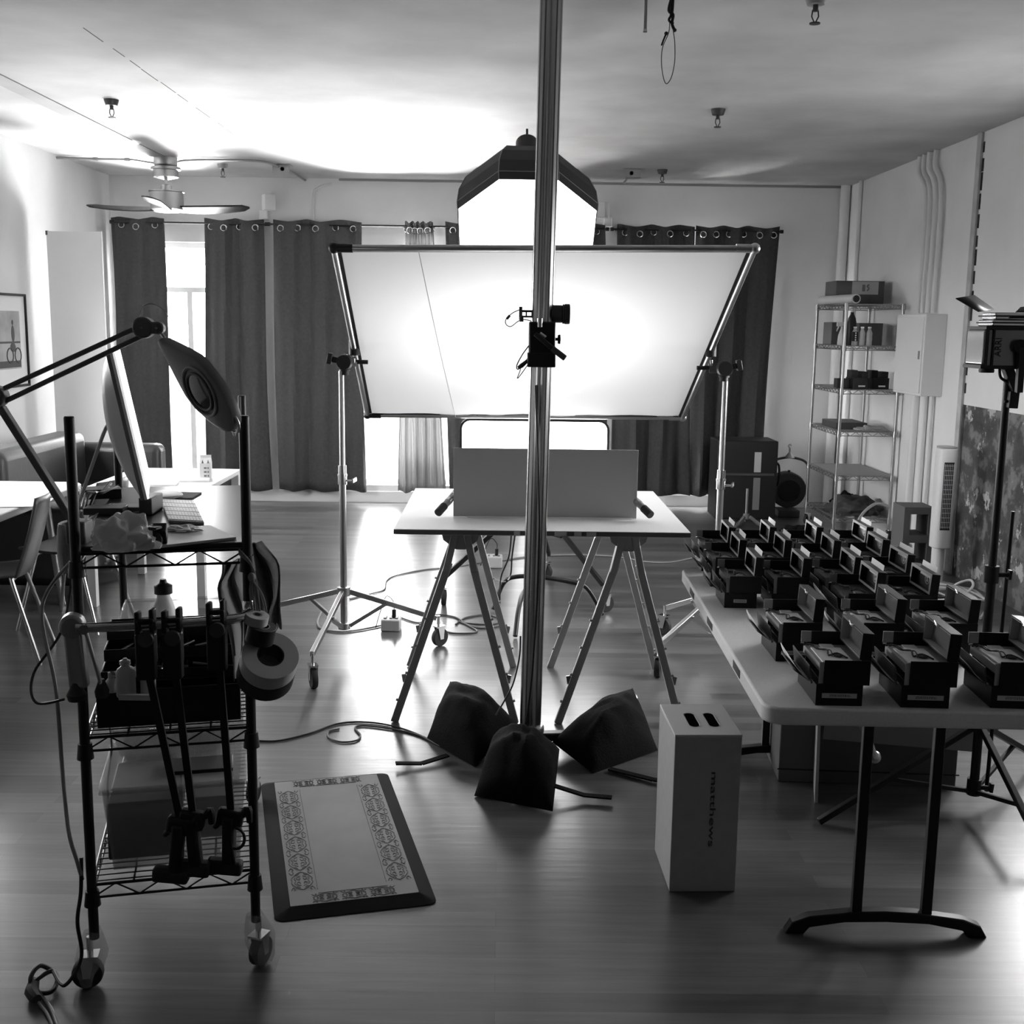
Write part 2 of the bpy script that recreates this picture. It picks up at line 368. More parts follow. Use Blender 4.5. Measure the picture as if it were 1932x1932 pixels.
# things hanging from the ceiling near the top edge
p = at(1200, 0, z=ZC-.02); t = thing('ceiling_hook_rod', 'thin metal rod hanging from the ceiling at the top edge, left of the wire loop', 'rod', (p.x+.004, 4.6, 2.65))
q = at(1201, 60, y=4.6); b = MB(); b.tube([(0, 0, ZC-2.65), (0, 0, q.z-2.65)], .006); b.build('rod', GREY, t)
b = MB(); b.cyl((0,0,q.z-2.65+.01), (0,0,q.z-2.65), .0085); b.build('rod_tip', CHROME, t)
q0 = at(1267, 0, y=4.6)
t = thing('wire_loop', 'dark safety wire knotted into a long loop, hanging from the ceiling right of the column', 'wire', (q0.x, 4.6, ZC-.1))
b = MB(); W_ = lambda l: [at(px, py, y=4.6) for px, py in l]
b.tube([Vector((q0.x, 4.6, ZC))]+W_([(1268, 0), (1264, 30), (1262, 60), (1250, 90), (1248, 120), (1252, 148), (1258, 158), (1267, 145), (1273, 115), (1273, 80), (1270, 55), (1268, 20)]), .0017, smooth=6, n=6); b.build('loop', BLKM, t, W=True)
b = MB(); b.tube(W_([(1266, 0), (1262, 20), (1270, 28), (1268, 45), (1274, 60)]), .006, smooth=5); b.tube(W_([(1270, 0), (1268, 25), (1262, 38), (1271, 45)]), .005, smooth=5); b.build('knot', BLKM, t, W=True)
b = MB()
for q in ((1257, 63), (1273, 57)): b.ell(at(*q, y=4.6), .008, .008, .007)
b.build('crimp', BLKM, t, W=True)
b = MB(); b.tube(W_([(1257, 63), (1252, 75), (1248, 86)]), .0035); b.build('wire_tail', BLKM, t, W=True)
# wall speakers
def wspk(px, py, s, label):
    p = at(px, py, y=YB-.12); t = thing('wall_speaker', label, 'speaker', (p.x, YB, p.z-.1))
    b = MB(); b.box((-.05, -.2, .06), (.05, -.08, .2), RZ(R_(25*s))); b.build('cabinet', TRIMW, t, bevel=.006)
    b = MB(); b.box((-.04, -.09, -.02), (.04, -.01, .07)); b.build('bracket', TRIMW, t, bevel=.01)
    b = MB(); b.tube([(0, -.02, 0), (-.02, -.02, -.06), (-.06, -.01, -.12)], .004, smooth=4); b.build('cable', LGREY, t)
wspk(495, 388, 1, 'small white speaker on the back wall left of the octagonal softbox, above the curtains')
wspk(1148, 403, -1, 'small white speaker on the back wall right of the octagonal softbox')
# corner pipes, right wall pipes and electrical box
for (x, y, rr, z1, lab) in ((XR-.05, YB-.06, .045, ZC, 'thick white vertical pipe in the rear right corner'), (XR-.02, 10.62, .018, ZC, 'thin white vertical pipe on the right wall beside the corner pipe')):
    b = MB(); b.cyl((x, y, 0), (x, y, z1), rr); b.build('wall_pipe', TRIMW, label=lab, cat='pipe')
eb = (3.09, 8.42, 1.25)
for k, (y0, y1, rr) in enumerate(((9.12, 8.92, .018), (9.02, 8.84, .018), (8.90, 8.72, .022), (8.78, 8.62, .018))):
    b = MB(); x = XR-.03; b.tube([(x, y0, ZC), (x, y0, ZC-.12), (x, y1, ZC-.35), (x, y1, 1.86)], rr, smooth=5, n=10)
    b.build('wall_pipe', TRIMW, label='white electrical pipe dropping from the ceiling to the wall box, %s' % ('farthest of the four', 'second from the far end', 'third from the far end', 'nearest of the four')[k], cat='pipe')
for k, y in enumerate((8.86, 8.66, 8.52)):
    b = MB(); x = XR-.025; b.tube([(x, y, 0), (x, y, 1.26)], (.03, .02, .015)[k], n=10)
    b.build('wall_pipe', TRIMW, label='white pipe running from the wall box to the floor, %s' % ('thickest and farthest', 'middle one', 'thinnest and nearest')[k], cat='pipe')
t = thing('electrical_box', 'tall white electrical box on the right wall above the tower fan', 'electrical box', (3.165, 8.7, 1.25))
b = MB(); b.box((-.085, -.3, 0), (.075, .3, .6)); b.build('housing', TRIMW, t, bevel=.006)
b = MB(); b.box((-.093, -.28, .02), (-.085, .28, .58)); b.build('door', TRIMW, t, bevel=.003)
b = MB(); b.box((-.1, -.25, .27), (-.093, -.23, .33)); b.build('latch', GREY, t)

# ------------------------------------------------------------------ curtains
CUR = mat('curtain_fabric', .06, .9, var=.12, scale=40, spec=.2); SHEER = mat('curtain_fabric_thin', .3, .9, trans=.5)
CUR2 = mat('curtain_fabric_lit', .1, .9, var=.1, scale=40, spec=.2)
def curtain(tl, tr, bl, br, nf, amp, label, m=CUR, ph=0., z1=2.655, z0=.125):
    yc = YB-.13
    X = lambda px, py: at(px, py, y=yc).x
    a0, a1, c0, c1 = X(tl, 430), X(tr, 430), X(bl, 915), X(br, 915)
    def fn(uu, vv):
        L = a0+(c0-a0)*vv; Rr = a1+(c1-a1)*vv
        k = uu*nf*2*math.pi+ph+.5*math.sin(uu*9+vv*2+ph)
        y = yc+amp*(.55+.45*vv)*math.sin(k)+.01*math.sin(3*k+vv*4)
        x = L+(Rr-L)*uu+.01*math.sin(vv*5+uu*7+ph)
        z = z1+(z0-z1)*vv+(.012*math.sin(k*1.0)+.008 if vv < .03 else 0)+(.006*math.sin(k) if vv > .97 else 0)
        return Vector((x, y, z))
    b = MB(); b.grid(fn, max(24, int(nf*14)), 30); o = b.build('curtain', m, label=label, cat='curtain', group='grommet curtains on the back wall', solid=.004)
    for i in range(int(nf*2)):
        uu = (i+.5)/(int(nf*2)); p = fn(uu, .028); b = MB()
        b.tube([Vector((.027*math.cos(a*math.pi/7), -.012+.012*math.sin(a*math.pi/7)*.3, .027*math.sin(a*math.pi/7)))+p for a in range(14)], .006, closed=True, n=6)
        b.build('grommet', CHROME, o, W=True)
curtain(210, 309, 226, 328, 1.5, .05, 'dark grommet curtain nearest the left wall, left of the bright window gap')
curtain(383, 495, 388, 512, 2, .055, 'dark grommet curtain right of the bright window gap, behind the magnifier lamp', ph=1.)
curtain(513, 682, 524, 690, 2.5, .045, 'wide dark curtain panel behind the left scrim stand', ph=2., m=CUR)
curtain(763, 815, 752, 842, 4.5, .05, 'thin light-filled curtain bunched in the middle, seen under the scrim', m=SHEER, ph=.4)
curtain(838, 985, 848, 985, 2.5, .04, 'dark curtain behind the octagonal softbox, left half', ph=1.3)
curtain(990, 1140, 990, 1150, 2.5, .04, 'dark curtain behind the octagonal softbox, right half')
curtain(1163, 1308, 1155, 1302, 2.5, .04, 'dark curtain behind the right scrim frame edge, left of the last one', ph=.8)
curtain(1312, 1471, 1292, 1436, 3, .05, 'last dark curtain at the right end of the back wall', ph=1.7)
for (a0, a1, lab) in ((214, 500, 'thin black curtain rod over the leftmost window'), (510, 1143, 'long thin black curtain rod behind the softbox'), (1158, 1472, 'thin black curtain rod at the right end of the back wall')):
    p = at(a0, 430, y=YB-.13); q = at(a1, 430, y=YB-.13); z = 2.625
    t = thing('curtain_rod', lab, 'curtain rod', ((p.x+q.x)/2, YB-.13, z)); hw = (q.x-p.x)/2
    b = MB(); b.cyl((-hw, 0, 0), (hw, 0, 0), .009); b.build('rod', BLKM, t)
    for s in (-1, 1):
        b = MB(); b.cyl((s*hw, 0, 0), (s*(hw+.03), 0, 0), .017); b.build('finial', BLKM, t)
        b = MB(); b.bar((s*(hw-.03), 0, 0), (s*(hw-.03), .13, 0), .012, .012); b.build('wall_bracket', BLKM, t)

# ------------------------------------------------------------------ scrim, softboxes, roller stands
def caster(par, p, ang, r=.05, name='caster'):
    p = Vector(p); M_ = T(p.x, p.y, 0) @ RZ(ang)
    b = MB(); b.lathe([(r*.55, -.014), (r*.95, -.014), (r, -.009), (r, .009), (r*.95, .014), (r*.55, .014)], c=(r*.5, 0, r), ax='y', n=24, M=M_); o = b.build(name, RUB, par, W=True)
    b = MB(); b.lathe([(.0, -.012), (r*.55, -.012), (r*.55, .012), (0, .012)], c=(r*.5, 0, r), ax='y', n=16, M=M_)
    for s in (-.019, .019): b.add([(-.0, s, r*2.2), (r*.9, s, r*2.2), (r*.75, s, r*.8), (r*.3, s, r*.8)], [(0,1,2,3)], M_)
    b.box((-.01, -.021, r*2.15), (r*.95, .021, r*2.3), M_); b.cyl((r*.3, 0, r*2.2), (r*.3, 0, max(p.z, r*2.9)), .008, M=M_)
    b.build('fork', CHROME, o, W=True)
def roller_stand(label, base, feet, ztop, brk_z=.29, m=STEEL, colls=(), lean=(0, 0), r=.0175, leg_m=None, name='light_stand', rub=True):
    bx, by = base; t = thing(name, label, 'light stand', (bx, by, 0)); leg_m = leg_m or m
    tz = lambda z: Vector((bx+lean[0]*z, by+lean[1]*z, z))
    z = .13
    for i, zz in enumerate(list(colls)+[ztop]):
        b = MB(); b.cyl(tz(z), tz(zz), r-.003*i, n=20); b.build('pole_section', m, t, W=True)
        if zz != ztop:
            b = MB(); b.cyl(tz(zz-.05), tz(zz-.005), r+.006, n=20); b.cyl(tz(zz+.005), tz(zz+.05), r+.004, n=20); b.cyl(tz(zz-.005), tz(zz+.005), r+.008, n=20)
            c = b.build('collar', CHROME, t, W=True)
            b = MB(); q = tz(zz-.03)+Vector((r+.006, -.005, 0)); b.cyl(q, q+Vector((.03, 0, 0)), .006); b.bar(q+Vector((.03, -.012, 0)), q+Vector((.045, .02, .006)), .008, .02); b.build('wing_knob', CHROME, c, W=True)
        z = zz
    b = MB(); b.cyl(tz(brk_z-.02), tz(brk_z+.025), r+.016, n=20); b.build('upper_bracket', leg_m, t, W=True)
    b = MB(); b.cyl(tz(.13), tz(.16), r+.014, n=20); b.build('lower_bracket', leg_m, t, W=True)
    for (fx, fy) in feet:
        dv = Vector((fx-bx, fy-by, 0)); L = dv.length; dv.normalize(); e = Vector((fx, fy, .16 if rub else .012)); kn = Vector((bx, by, 0))+dv*L*.45+Vector((0, 0, brk_z-(brk_z-e.z)*.45))
        b = MB(); b.bar(tz(brk_z)+dv*.03, e, .022, .028); lg = b.build('leg', leg_m, t, W=True, bevel=.003)
        b = MB(); b.bar(tz(.145)+dv*.03, kn, .012, .02); b.cyl(kn-Vector((-dv.y, dv.x, 0))*.02, kn+Vector((-dv.y, dv.x, 0))*.02, .009); b.build('brace', leg_m, lg, W=True)
        if rub: caster(t, (fx, fy, .17), math.atan2(dv.y, dv.x)+.5)
    return t
pL = at(650, 700, y=5.85); pR = at(1366, 712, y=5.85)
roller_stand('chrome rolling light stand holding the left side of the scrim frame', (-.82, 5.85), [(-1.262, 6.2), (-.893, 5.27), (-.34, 5.98)], pL.z, colls=(.95, ), brk_z=.33)
roller_stand('chrome rolling light stand holding the right side of the scrim frame', (1.14, 5.85), [(.95, 6.27), (.80, 5.5), (1.6, 5.8)], pR.z, colls=(.95, ), brk_z=.33)
# scrim frame
TL, TR = at(630, 468, y=5.0), at(1424, 469, y=5.0); BL, BR = at(693, 783, y=6.69), at(1288, 788, y=6.69)
t = thing('scrim', 'large white diffusion scrim stretched in a tilted square metal frame', 'scrim', (TL+TR+BL+BR)/4)
def scr(uu, vv):
    a = TL.lerp(TR, uu).lerp(BL.lerp(BR, uu), vv); s = math.sin(math.pi*uu)*math.sin(math.pi*vv)
    return a+Vector((0, -.25, -.45))*(.06*s)+Vector((0, 0, .012*noise.noise(Vector((uu*9, vv*2, 0)))*(vv**4)))
SILK = bpy.data.materials.new('silk'); SILK.use_nodes = True; nt = SILK.node_tree; bb = nt.nodes['Principled BSDF']; bb.inputs['Base Color'].default_value = (.8, .8, .8, 1); bb.inputs['Roughness'].default_value = .9; bb.inputs['Specular IOR Level'].default_value = .1
tl = nt.nodes.new('ShaderNodeBsdfTranslucent'); tl.inputs[0].default_value = (.85, .85, .85, 1); mx = nt.nodes.new('ShaderNodeMixShader'); mx.inputs[0].default_value = .62
nt.links.new(bb.outputs[0], mx.inputs[1]); nt.links.new(tl.outputs[0], mx.inputs[2]); nt.links.new(mx.outputs[0], nt.nodes['Material Output'].inputs[0])
b = MB(); b.grid(scr, 30, 30); b.build('diffusion_cloth', SILK, t, W=True)
for (a, c) in ((TL, TR), (TR, BR), (BR, BL), (BL, TL)):
    b = MB(); b.cyl(a, c, .0145, n=14); b.build('frame_tube', STEEL, t, W=True)
nrm = (TR-TL).cross(BL-TL).normalized()
b = MB()
for (a, c) in ((TL, TR), (TR, BR), (BR, BL), (BL, TL)):
    w = (c-a).normalized(); ins = ((TL+TR+BL+BR)/4-(a+c)/2).normalized()*.022
    b.bar(a+w*.03+ins, c-w*.03+ins, .014, .004, up=nrm)
b.build('edge_webbing', BLACK, t, W=True)
for a in (TL, TR, BL, BR):
    b = MB(); b.ell(a, .024, .024, .024); dx = (1 if a.x < 0 else -1)
    b.cyl(a, a+Vector((dx*.08, 0, 0)), .0185); b.build('corner_joint', STEEL if a.x > 0 else BLACK, t, W=True)
b = MB(); b.tube([scr(.2+.08*k/20*1.0, k/20)+Vector((0, -.004, -.004)) for k in range(21)], .0018, n=5); b.build('seam', mat('thread_grey', .45, .8), t, W=True)
for k, uu in enumerate((.03, .33, .49, .6, .98)):
    b = MB(); q = BL.lerp(BR, uu); b.tube([q+Vector((-.03, 0, 0)), q+Vector((-.008, -.02, .018)), q+Vector((.02, -.02, .01)), q+Vector((.05, 0, 0))], .004, smooth=4); b.build('tie_cord', BLACK, t, W=True)
# grip heads
def grip(base, tgt, s, label):
    base = Vector(base); tgt = Vector(tgt); t = thing('grip_head', label, 'clamp', base)
    c = base+Vector((0, 0, .045))
    b = MB(); b.cyl(base+Vector((0,0,-.02)), base+Vector((0,0,.035)), .022, n=18); b.cyl(base+Vector((0,0,.0)), base+Vector((0,0,.008)), .028, n=18); b.build('socket', BLACK, t, W=True)
    b = MB(); b.lathe([(.0, -.03), (.036, -.03), (.041, -.02), (.041, .02), (.036, .03), (0, .03)], c=c, ax='y', n=28); b.build('disc', BLACK, t, W=True)
    b = MB(); b.bar(c, c+Vector((-s*.06, -.01, .015)), .03, .03); b.bar(c+Vector((-s*.06, -.01, .015)), c+Vector((-s*.085, -.01, .02)), .045, .055); b.build('t_handle', BLACK, t, W=True, bevel=.004)
    b = MB(); b.bar(c, Vector((tgt.x, tgt.y, c.z)), .035, .05); b.cyl(tgt+Vector((0,0,-.03)), tgt+Vector((0,0,.05)), .028); b.build('jaw', BLACK, t, W=True, bevel=.004)
    b = MB(); b.cyl(Vector((tgt.x, tgt.y, c.z))-Vector((s*.02, 0, 0)), Vector((tgt.x+s*.07, tgt.y, c.z)), .011); b.build('pin', BLKM, t, W=True)
    b = MB(); q = tgt+Vector((s*.025, 0, .06)); b.tube([q+Vector((s*.03*math.sin(a*.45), 0, .035*math.cos(a*.45)-.01)) for a in range(9)], .005, smooth=2); b.build('safety_strap', BLACK, t, W=True)
    b = MB(); b.cyl(tgt+Vector((0,-.02,-.045)), tgt+Vector((0,-.02,-.07)), .008); b.cyl(tgt+Vector((-.015,-.02,-.068)), tgt+Vector((.015,-.02,-.068)), .007); b.build('wing_screw', STEEL, t, W=True)
kL = TL.lerp(BL, .53); kR = TR.lerp(BR, .53)
grip(pL, kL, 1, 'black grip head on the left stand clamping the scrim frame')
grip(pR, kR, -1, 'black grip head on the right stand clamping the scrim frame')

# octagonal softbox
C0 = at(994, 430, y=6.05); nv = Vector((.0, -.62, -.78)).normalized(); ux = Vector((1, 0, 0)); uy = nv.cross(ux).normalized()*-1
if uy.z < 0: uy = -uy
RO = .38
def octp(rr, dd, k, tw=.0):
    a = R_(45*k+22.5); return C0+(ux*math.cos(a)+uy*math.sin(a))*rr-nv*dd
t = thing('octagonal_softbox', 'black octagonal softbox glowing white above the scrim', 'softbox', C0)
b = MB(); b.add([C0+nv*.01]+[octp(RO*.995, .0, k) for k in range(8)], [(0, k+1, (k+1) % 8+1) for k in range(8)]); b.build('diffuser', GLOWW, t, W=True, smooth=False)
prof = [(RO, -.015), (RO*1.01, .03), (RO*.99, .12), (RO*.9, .22), (RO*.74, .31), (RO*.52, .39), (RO*.34, .43), (.08, .455)]
b = MB(); vs = [octp(rr, dd, k) for rr, dd in prof for k in range(8)]; b.add(vs, [(i*8+k, i*8+(k+1) % 8, (i+1)*8+(k+1) % 8, (i+1)*8+k) for i in range(len(prof)-1) for k in range(8)])
b.build('shell', mat('softbox_nylon', .012, .65), t, W=True, smooth=False, solid=.004)
b = MB()
for k in range(8): b.tube([octp(rr+.003, dd, k) for rr, dd in prof], .0025, n=5)
b.tube([octp(RO*1.012, .035, k) for k in range(8)], .003, closed=True, n=5); b.build('piping', MID, t, W=True)
hb = C0-nv*.45; b = MB(); b.cyl(hb+nv*.03, hb-nv*.06, .08, n=28); b.cyl(hb-nv*.06, hb-nv*.17, .06, n=28); hd = b.build('strobe_head', BLACK, t, W=True, bevel=.006)
b = MB()
for k in range(4): b.bar(hb-nv*(.1+.03*k)+Vector((-.03, -.078, -.02)), hb-nv*(.1+.03*k)+Vector((.03, -.078, -.02)), .01, .006)
b.build('vent', DARK, hd, W=True)
b = MB(); q = hb-nv*.1; b.cyl(q, q+Vector((0, .02, .12)), .006); b.cyl(q+Vector((-.02, .02, .05)), q+Vector((.02, .02, .05)), .012); b.build('umbrella_stem', BLKM, hd, W=True)
b = MB(); b.tube([hb+Vector((-.09, -.02, 0)), hb+Vector((-.15, -.03, -.02)), hb+Vector((-.17, -.03, -.1))], .003, smooth=5); b.build('cord', BLACK, t, W=True)
# rolling boom stand behind the column carrying the octagonal softbox
bx, by = .2, 7.13
t = thing('boom_stand', 'black wide-legged rolling stand behind the work table, carrying the octagonal softbox', 'light stand', (bx, by, 0))
hubz = .62
for (px, py, L) in ((838, 1140, 0), (1137, 1155, 1), (1035, 1092, 2)):
    e = at(px, py, z=0); dv = Vector((e.x-bx, e.y-by, 0)); dv.normalize()
    b = MB(); b.bar(Vector((bx, by, hubz))+dv*.05, Vector((e.x, e.y, .17)), .024, .03); lg = b.build('leg', BLKM, t, W=True, bevel=.004)
    m_ = Vector((bx, by, hubz)).lerp(Vector((e.x, e.y, .17)), .42); b = MB(); b.bar(Vector((bx, by, m_.z+.02)), m_, .022, .022); b.build('brace', BLKM, lg, W=True)
    caster(t, (e.x, e.y, .17), math.atan2(dv.y, dv.x)+1.2, .05)
b = MB(); b.cyl((bx, by, .3), (bx, by, 2.2), .02, n=20); b.build('pole', BLKM, t, W=True)
b = MB(); b.cyl((bx, by, hubz-.03), (bx, by, hubz+.05), .035, n=20); b.build('hub', BLKM, t, W=True)
b = MB(); b.cyl((bx, by, 2.2), hb-nv*.1+Vector((.0, .06, -.0)), .014); b.build('boom_arm', BLKM, t, W=True)
# rear rectangular softbox
x0, x1 = at(872, 795, y=6.75).x, at(1146, 795, y=6.75).x; zt = at(1000, 795, y=6.75).z; zb = .62
t = thing('rectangular_softbox', 'low rectangular softbox glowing white behind the work table, under the scrim', 'softbox', ((x0+x1)/2, 6.8, zb))
w = (x1-x0)/2; h = zt-zb
P1 = rrect(-w, w, 0, h, .05)
b = MB(); b.add([(x, -.05, z) for x, z in P1], [tuple(range(len(P1)))]); b.build('diffuser', GLOW2, t, smooth=False)
P2 = rrect(-w-.012, w+.012, -.012, h+.012, .06); n = len(P2)
b = MB(); b.add([(x, -.06, z) for x, z in P1]+[(x, -.06, z) for x, z in P2]+[(x, .0, z) for x, z in P2]+[(x*.25, .2, h/2+(z-h/2)*.3) for x, z in P2],
    [(i, (i+1) % n, n+(i+1) % n, n+i) for i in range(n)]+[(n+i, n+(i+1) % n, 2*n+(i+1) % n, 2*n+i) for i in range(n)]+[(2*n+i, 2*n+(i+1) % n, 3*n+(i+1) % n, 3*n+i) for i in range(n)])
b.build('shell', MATS['softbox_nylon'], t, smooth=False, solid=.003)
b = MB(); b.cyl((0, .18, h/2), (0, .3, h/2), .065, n=24); b.build('strobe_head', BLACK, t, bevel=.005)
t2 = thing('floor_stand', 'low black bent-tube floor stand under the work table holding the rear softbox', 'light stand', ((x0+x1)/2+.03, 6.75, 0))
b = MB(); a_, c_, e_ = at(930, 1150, z=.013), at(1138, 1160, z=.013), at(972, 1200, z=.013)
cc_ = Vector((.26, 6.75, .22))
b.tube([a_, a_+Vector((.06, .05, .15)), a_+Vector((.14, .03, .2)), cc_, c_+Vector((-.2, 0, .2)), c_+Vector((-.1, .02, .16)), c_], .014, smooth=6, n=10); b.build('foot_tube', BLKM, t2, W=True)
b = MB(); b.tube([e_, e_+Vector((.02, .12, .13)), e_+Vector((.06, .3, .2)), cc_], .014, smooth=6, n=10); b.build('foot_tube', BLKM, t2, W=True)
b = MB(); b.cyl(cc_, (cc_.x, cc_.y+.05, .62), .014); b.build('riser', BLKM, t2, W=True)

# ------------------------------------------------------------------ work table on trestles
ZT_ = .9
t = thing('tabletop', 'large square white board lying across two trestles as a work table', 'tabletop', (.17, 5.15, ZT_-.022))
BD = mat('white_board', .8, .5)
b = MB(); b.box((-.605, -.59, 0), (.605, .59, .022)); b.build('panel', BD, t, bevel=.0015)
b = MB(); b.box((-.605, -.5925, .002), (.605, -.5905, .02)); b.build('edge_band', mat('edge_dark', .1, .6), t)
b = MB()
for (a, c) in ((-.115, -.09), (.05, .10), (.13, .16), (.18, .22)): b.box((a, -.5945, .003), (c, -.5927, .019))
b.build('tape_piece', LGREY, t)
def trestle(xl, xr, label):
    t = thing('trestle', label, 'trestle', ((xl+xr)/2, 5.2, 0)); xm = (xl+xr)/2; ht = ZT_-.03
    for j, yy in enumerate((4.82, 5.62)):
        xa = xm+.02
        for s, xf in ((-1, xl), (1, xr)):
            a = Vector((xa+s*.05, yy, ht-.16)); f_ = Vector((xf, yy-.03*(1-j), 0)); b = MB(); b.bar(a, f_, .034, .022, up=(0, 1, 0)); 
            b.bar(Vector((xa+s*.025, yy, ht-.03)), a.lerp(f_, .05), .03, .05, up=(0, 1, 0)); lg = b.build('leg', mat('trestle_metal', .42, .4, .4), t, W=True, bevel=.003)
            b = MB()
            for k in range(4):
                q = a.lerp(f_, .35+.17*k)+Vector((s*.013, -.006, 0)); b.cyl(q, q+Vector((s*.012, 0, .004)), .006, n=8)
            q = a.lerp(f_, .72)+Vector((s*.019, -.004, 0)); b.bar(q+Vector((0, 0, -.018)), q+Vector((s*.006, 0, .018)), .02, .005); b.build('adjusting_pin', STEEL, lg, W=True)
        b = MB(); b.add([(xa-.09, yy-.016, ht), (xa+.09, yy-.016, ht), (xa+.075, yy-.016, ht-.06), (xa+.02, yy-.016, ht-.1), (xa-.02, yy-.016, ht-.1), (xa-.075, yy-.016, ht-.06),
            (xa-.09, yy+.016, ht), (xa+.09, yy+.016, ht), (xa+.075, yy+.016, ht-.06), (xa+.02, yy+.016, ht-.1), (xa-.02, yy+.016, ht-.1), (xa-.075, yy+.016, ht-.06)],
            [(5,4,3,2,1,0), (6,7,8,9,10,11)]+[(i, (i+1) % 6, 6+(i+1) % 6, 6+i) for i in range(6)])
        b.build('gusset', MATS['trestle_metal'], t, W=True, bevel=.002)
    b = MB(); b.box((xm-.02, 4.8, ht-.03), (xm+.06, 5.64, ht+.008)); b.build('top_beam', MATS['trestle_metal'], t, W=True)
trestle(-.455, .075, 'left metal trestle with splayed perforated legs under the white work table')
trestle(.262, .80, 'right metal trestle with splayed perforated legs under the white work table')
# upright card with two torches
xa, xb = at(856, 972, z=ZT_).x, at(1197, 974, z=ZT_).x; yb = 4.88; zt = at(1020, 847, y=yb).z
b = MB(); b.box((xa, yb, ZT_+.001), (xb, yb+.006, zt)); b.build('backdrop_card', mat('card_grey', .45, .8), label='plain grey card standing upright on the white work table', cat='card', bevel=.001)
b = MB(); b.box((xa+.06, yb-.012, ZT_+.001), (xb-.02, yb-.004, ZT_+.005)); b.build('paper_strip', PAPER, label='thin bright paper strip lying at the foot of the upright grey card', cat='paper')
def torch(p, q, sh, label):
    p, q = Vector(p), Vector(q); t = thing('clamp_light', label, 'small lamp', p); ax = (q-p)
    for (a, c, rr, m, nm) in ((0, .34, .0175, RUB, 'rubber_grip'), (.34, .8, .015, GREY, 'barrel'), (.8, 1, .0175, sh, 'cap')):
        b = MB(); b.cyl(p+ax*a, p+ax*c, rr, n=18); b.build(nm, m, t, W=True, bevel=.002)
    b = MB(); b.cyl(p+ax*.52, p+ax*.62, .0163, n=18); b.build('ring', STEEL, t, W=True)
torch((at(826, 968, y=4.8)), (at(862, 928, y=4.93)), CHROME, "small dark cylinder with a bright metal tip at the grey card's left edge")
torch((at(1228, 972, y=4.8)), (at(1187, 933, y=4.93)), RUB, 'small dark cylinder with black ends at the grey card\'s right edge')

# ------------------------------------------------------------------ column stand with camera carriage and sandbags
cb = Vector((.13, 4.40, 0)); LN = Vector((.0112, 0, 1))
t = thing('column_stand', 'tall ribbed aluminium camera column rising through the middle of the photo', 'column stand', cb)
prof = []
for k in range(72):
    a = 2*math.pi*k/72; rr = .041-(.006 if k % 6 in (0,) else 0)-(.004 if (k % 18) in (1, 17) else 0)
    rr *= 1+.05*abs(math.cos(2*a)); prof.append((rr*math.cos(a), rr*math.sin(a)))
b = MB(); ztp = 3.04; n = 72
b.add([cb+Vector((x, y, .12)) for x, y in prof]+[cb+LN*ztp+Vector((x, y, 0)) for x, y in prof], [tuple(range(n-1, -1, -1)), tuple(range(n, 2*n))]+[(i, (i+1) % n, n+(i+1) % n, n+i) for i in range(n)])
b.build('column', mat('column_alu', .4, .27, 1), t, W=True)
b = MB(); b.lathe([(.056, .105), (.056, .125), (.05, .135), (.04, .135)], c=cb, n=32); b.build('base_ring', ALU, t, W=True)
for k in range(3):
    a = R_(-95+120*k); dv = Vector((math.cos(a), math.sin(a), 0)); b = MB(); b.bar(cb+Vector((0,0,.085)), cb+dv*.42+Vector((0,0,.03)), .05, .035); b.build('foot', BLKM, t, W=True, bevel=.006)
b = MB(); b.cyl(cb+Vector((0,0,.0)), cb+Vector((0,0,.11)), .05, n=24); b.build('hub', BLKM, t, W=True)
b = MB(); b.tube([cb+LN*1.5+Vector((-.02, -.048, 0)), cb+LN*.9+Vector((.012, -.05, 0)), cb+LN*.4+Vector((-.0, -.05, 0)), cb+LN*.16+Vector((-.02, -.052, 0))], .004, smooth=8); b.build('cable', BLACK, t, W=True)
cc = lambda px, py, y=4.35: at(px, py, y=y)
ca = cc(1023, 693); cz_ = cc(1022, 607)
t = thing('camera_carriage', 'black sliding carriage with crank lever clamped on the aluminium column', 'carriage', Vector((ca.x, 4.40, ca.z)))
hh = cz_.z-ca.z
b = MB(); b.box((-.052, -.058, 0), (.048, .055, hh)); b.build('body', BLKM, t, bevel=.006)
b = MB(); b.box((-.057, -.062, .0), (.05, .0, .055)); b.build('lower_block', BLKM, t, bevel=.004)
b = MB(); b.cyl((-.012, -.065, hh-.045), (.01, -.068, hh-.06), .01); b.cyl((-.012, -.06, hh+.012), (-.012, -.06, hh-.02), .011); b.build('bolt', CHROME, t)
b = MB(); b.bar((-.03, -.075, hh-.045), (.052, -.085, hh-.112), .012, .018); lv = b.build('crank_lever', BLKM, t, bevel=.003)
b = MB(); b.cyl((.035, -.085, hh-.098), (.085, -.09, hh-.135), .0115, n=18); b.build('lever_grip', RUB, lv, bevel=.003)
b = MB(); b.cyl((.048, -.02, hh-.065), (.06, -.02, hh-.065), .006); b.lathe([(0, .058), (.016, .058), (.018, .062), (.018, .068), (0, .07)], c=(0, -.02, hh-.065), ax='x', n=18)
b.build('lock_knob', BLKM, t)
b = MB(); b.cyl((.035, .0, hh+.03), (.075, 0, hh+.03), .033, n=24); b.cyl((.075, 0, hh+.03), (.082, 0, hh+.03), .037, n=24); b.cyl((.082, 0, hh+.03), (.103, 0, hh+.03), .038, n=24); b.build('tension_knob', RUB, t, bevel=.003)
b = MB(); b.box((-.085, -.01, hh+.035), (-.04, .01, hh+.043)); b.box((-.085, -.01, hh+.015), (-.04, .01, hh+.022)); b.box((-.09, -.012, hh+.005), (-.078, .012, hh+.055)); b.box((-.065, -.01, hh+.02), (-.06, .01, hh+.04)); b.build('side_bracket', BLKM, t, bevel=.001)
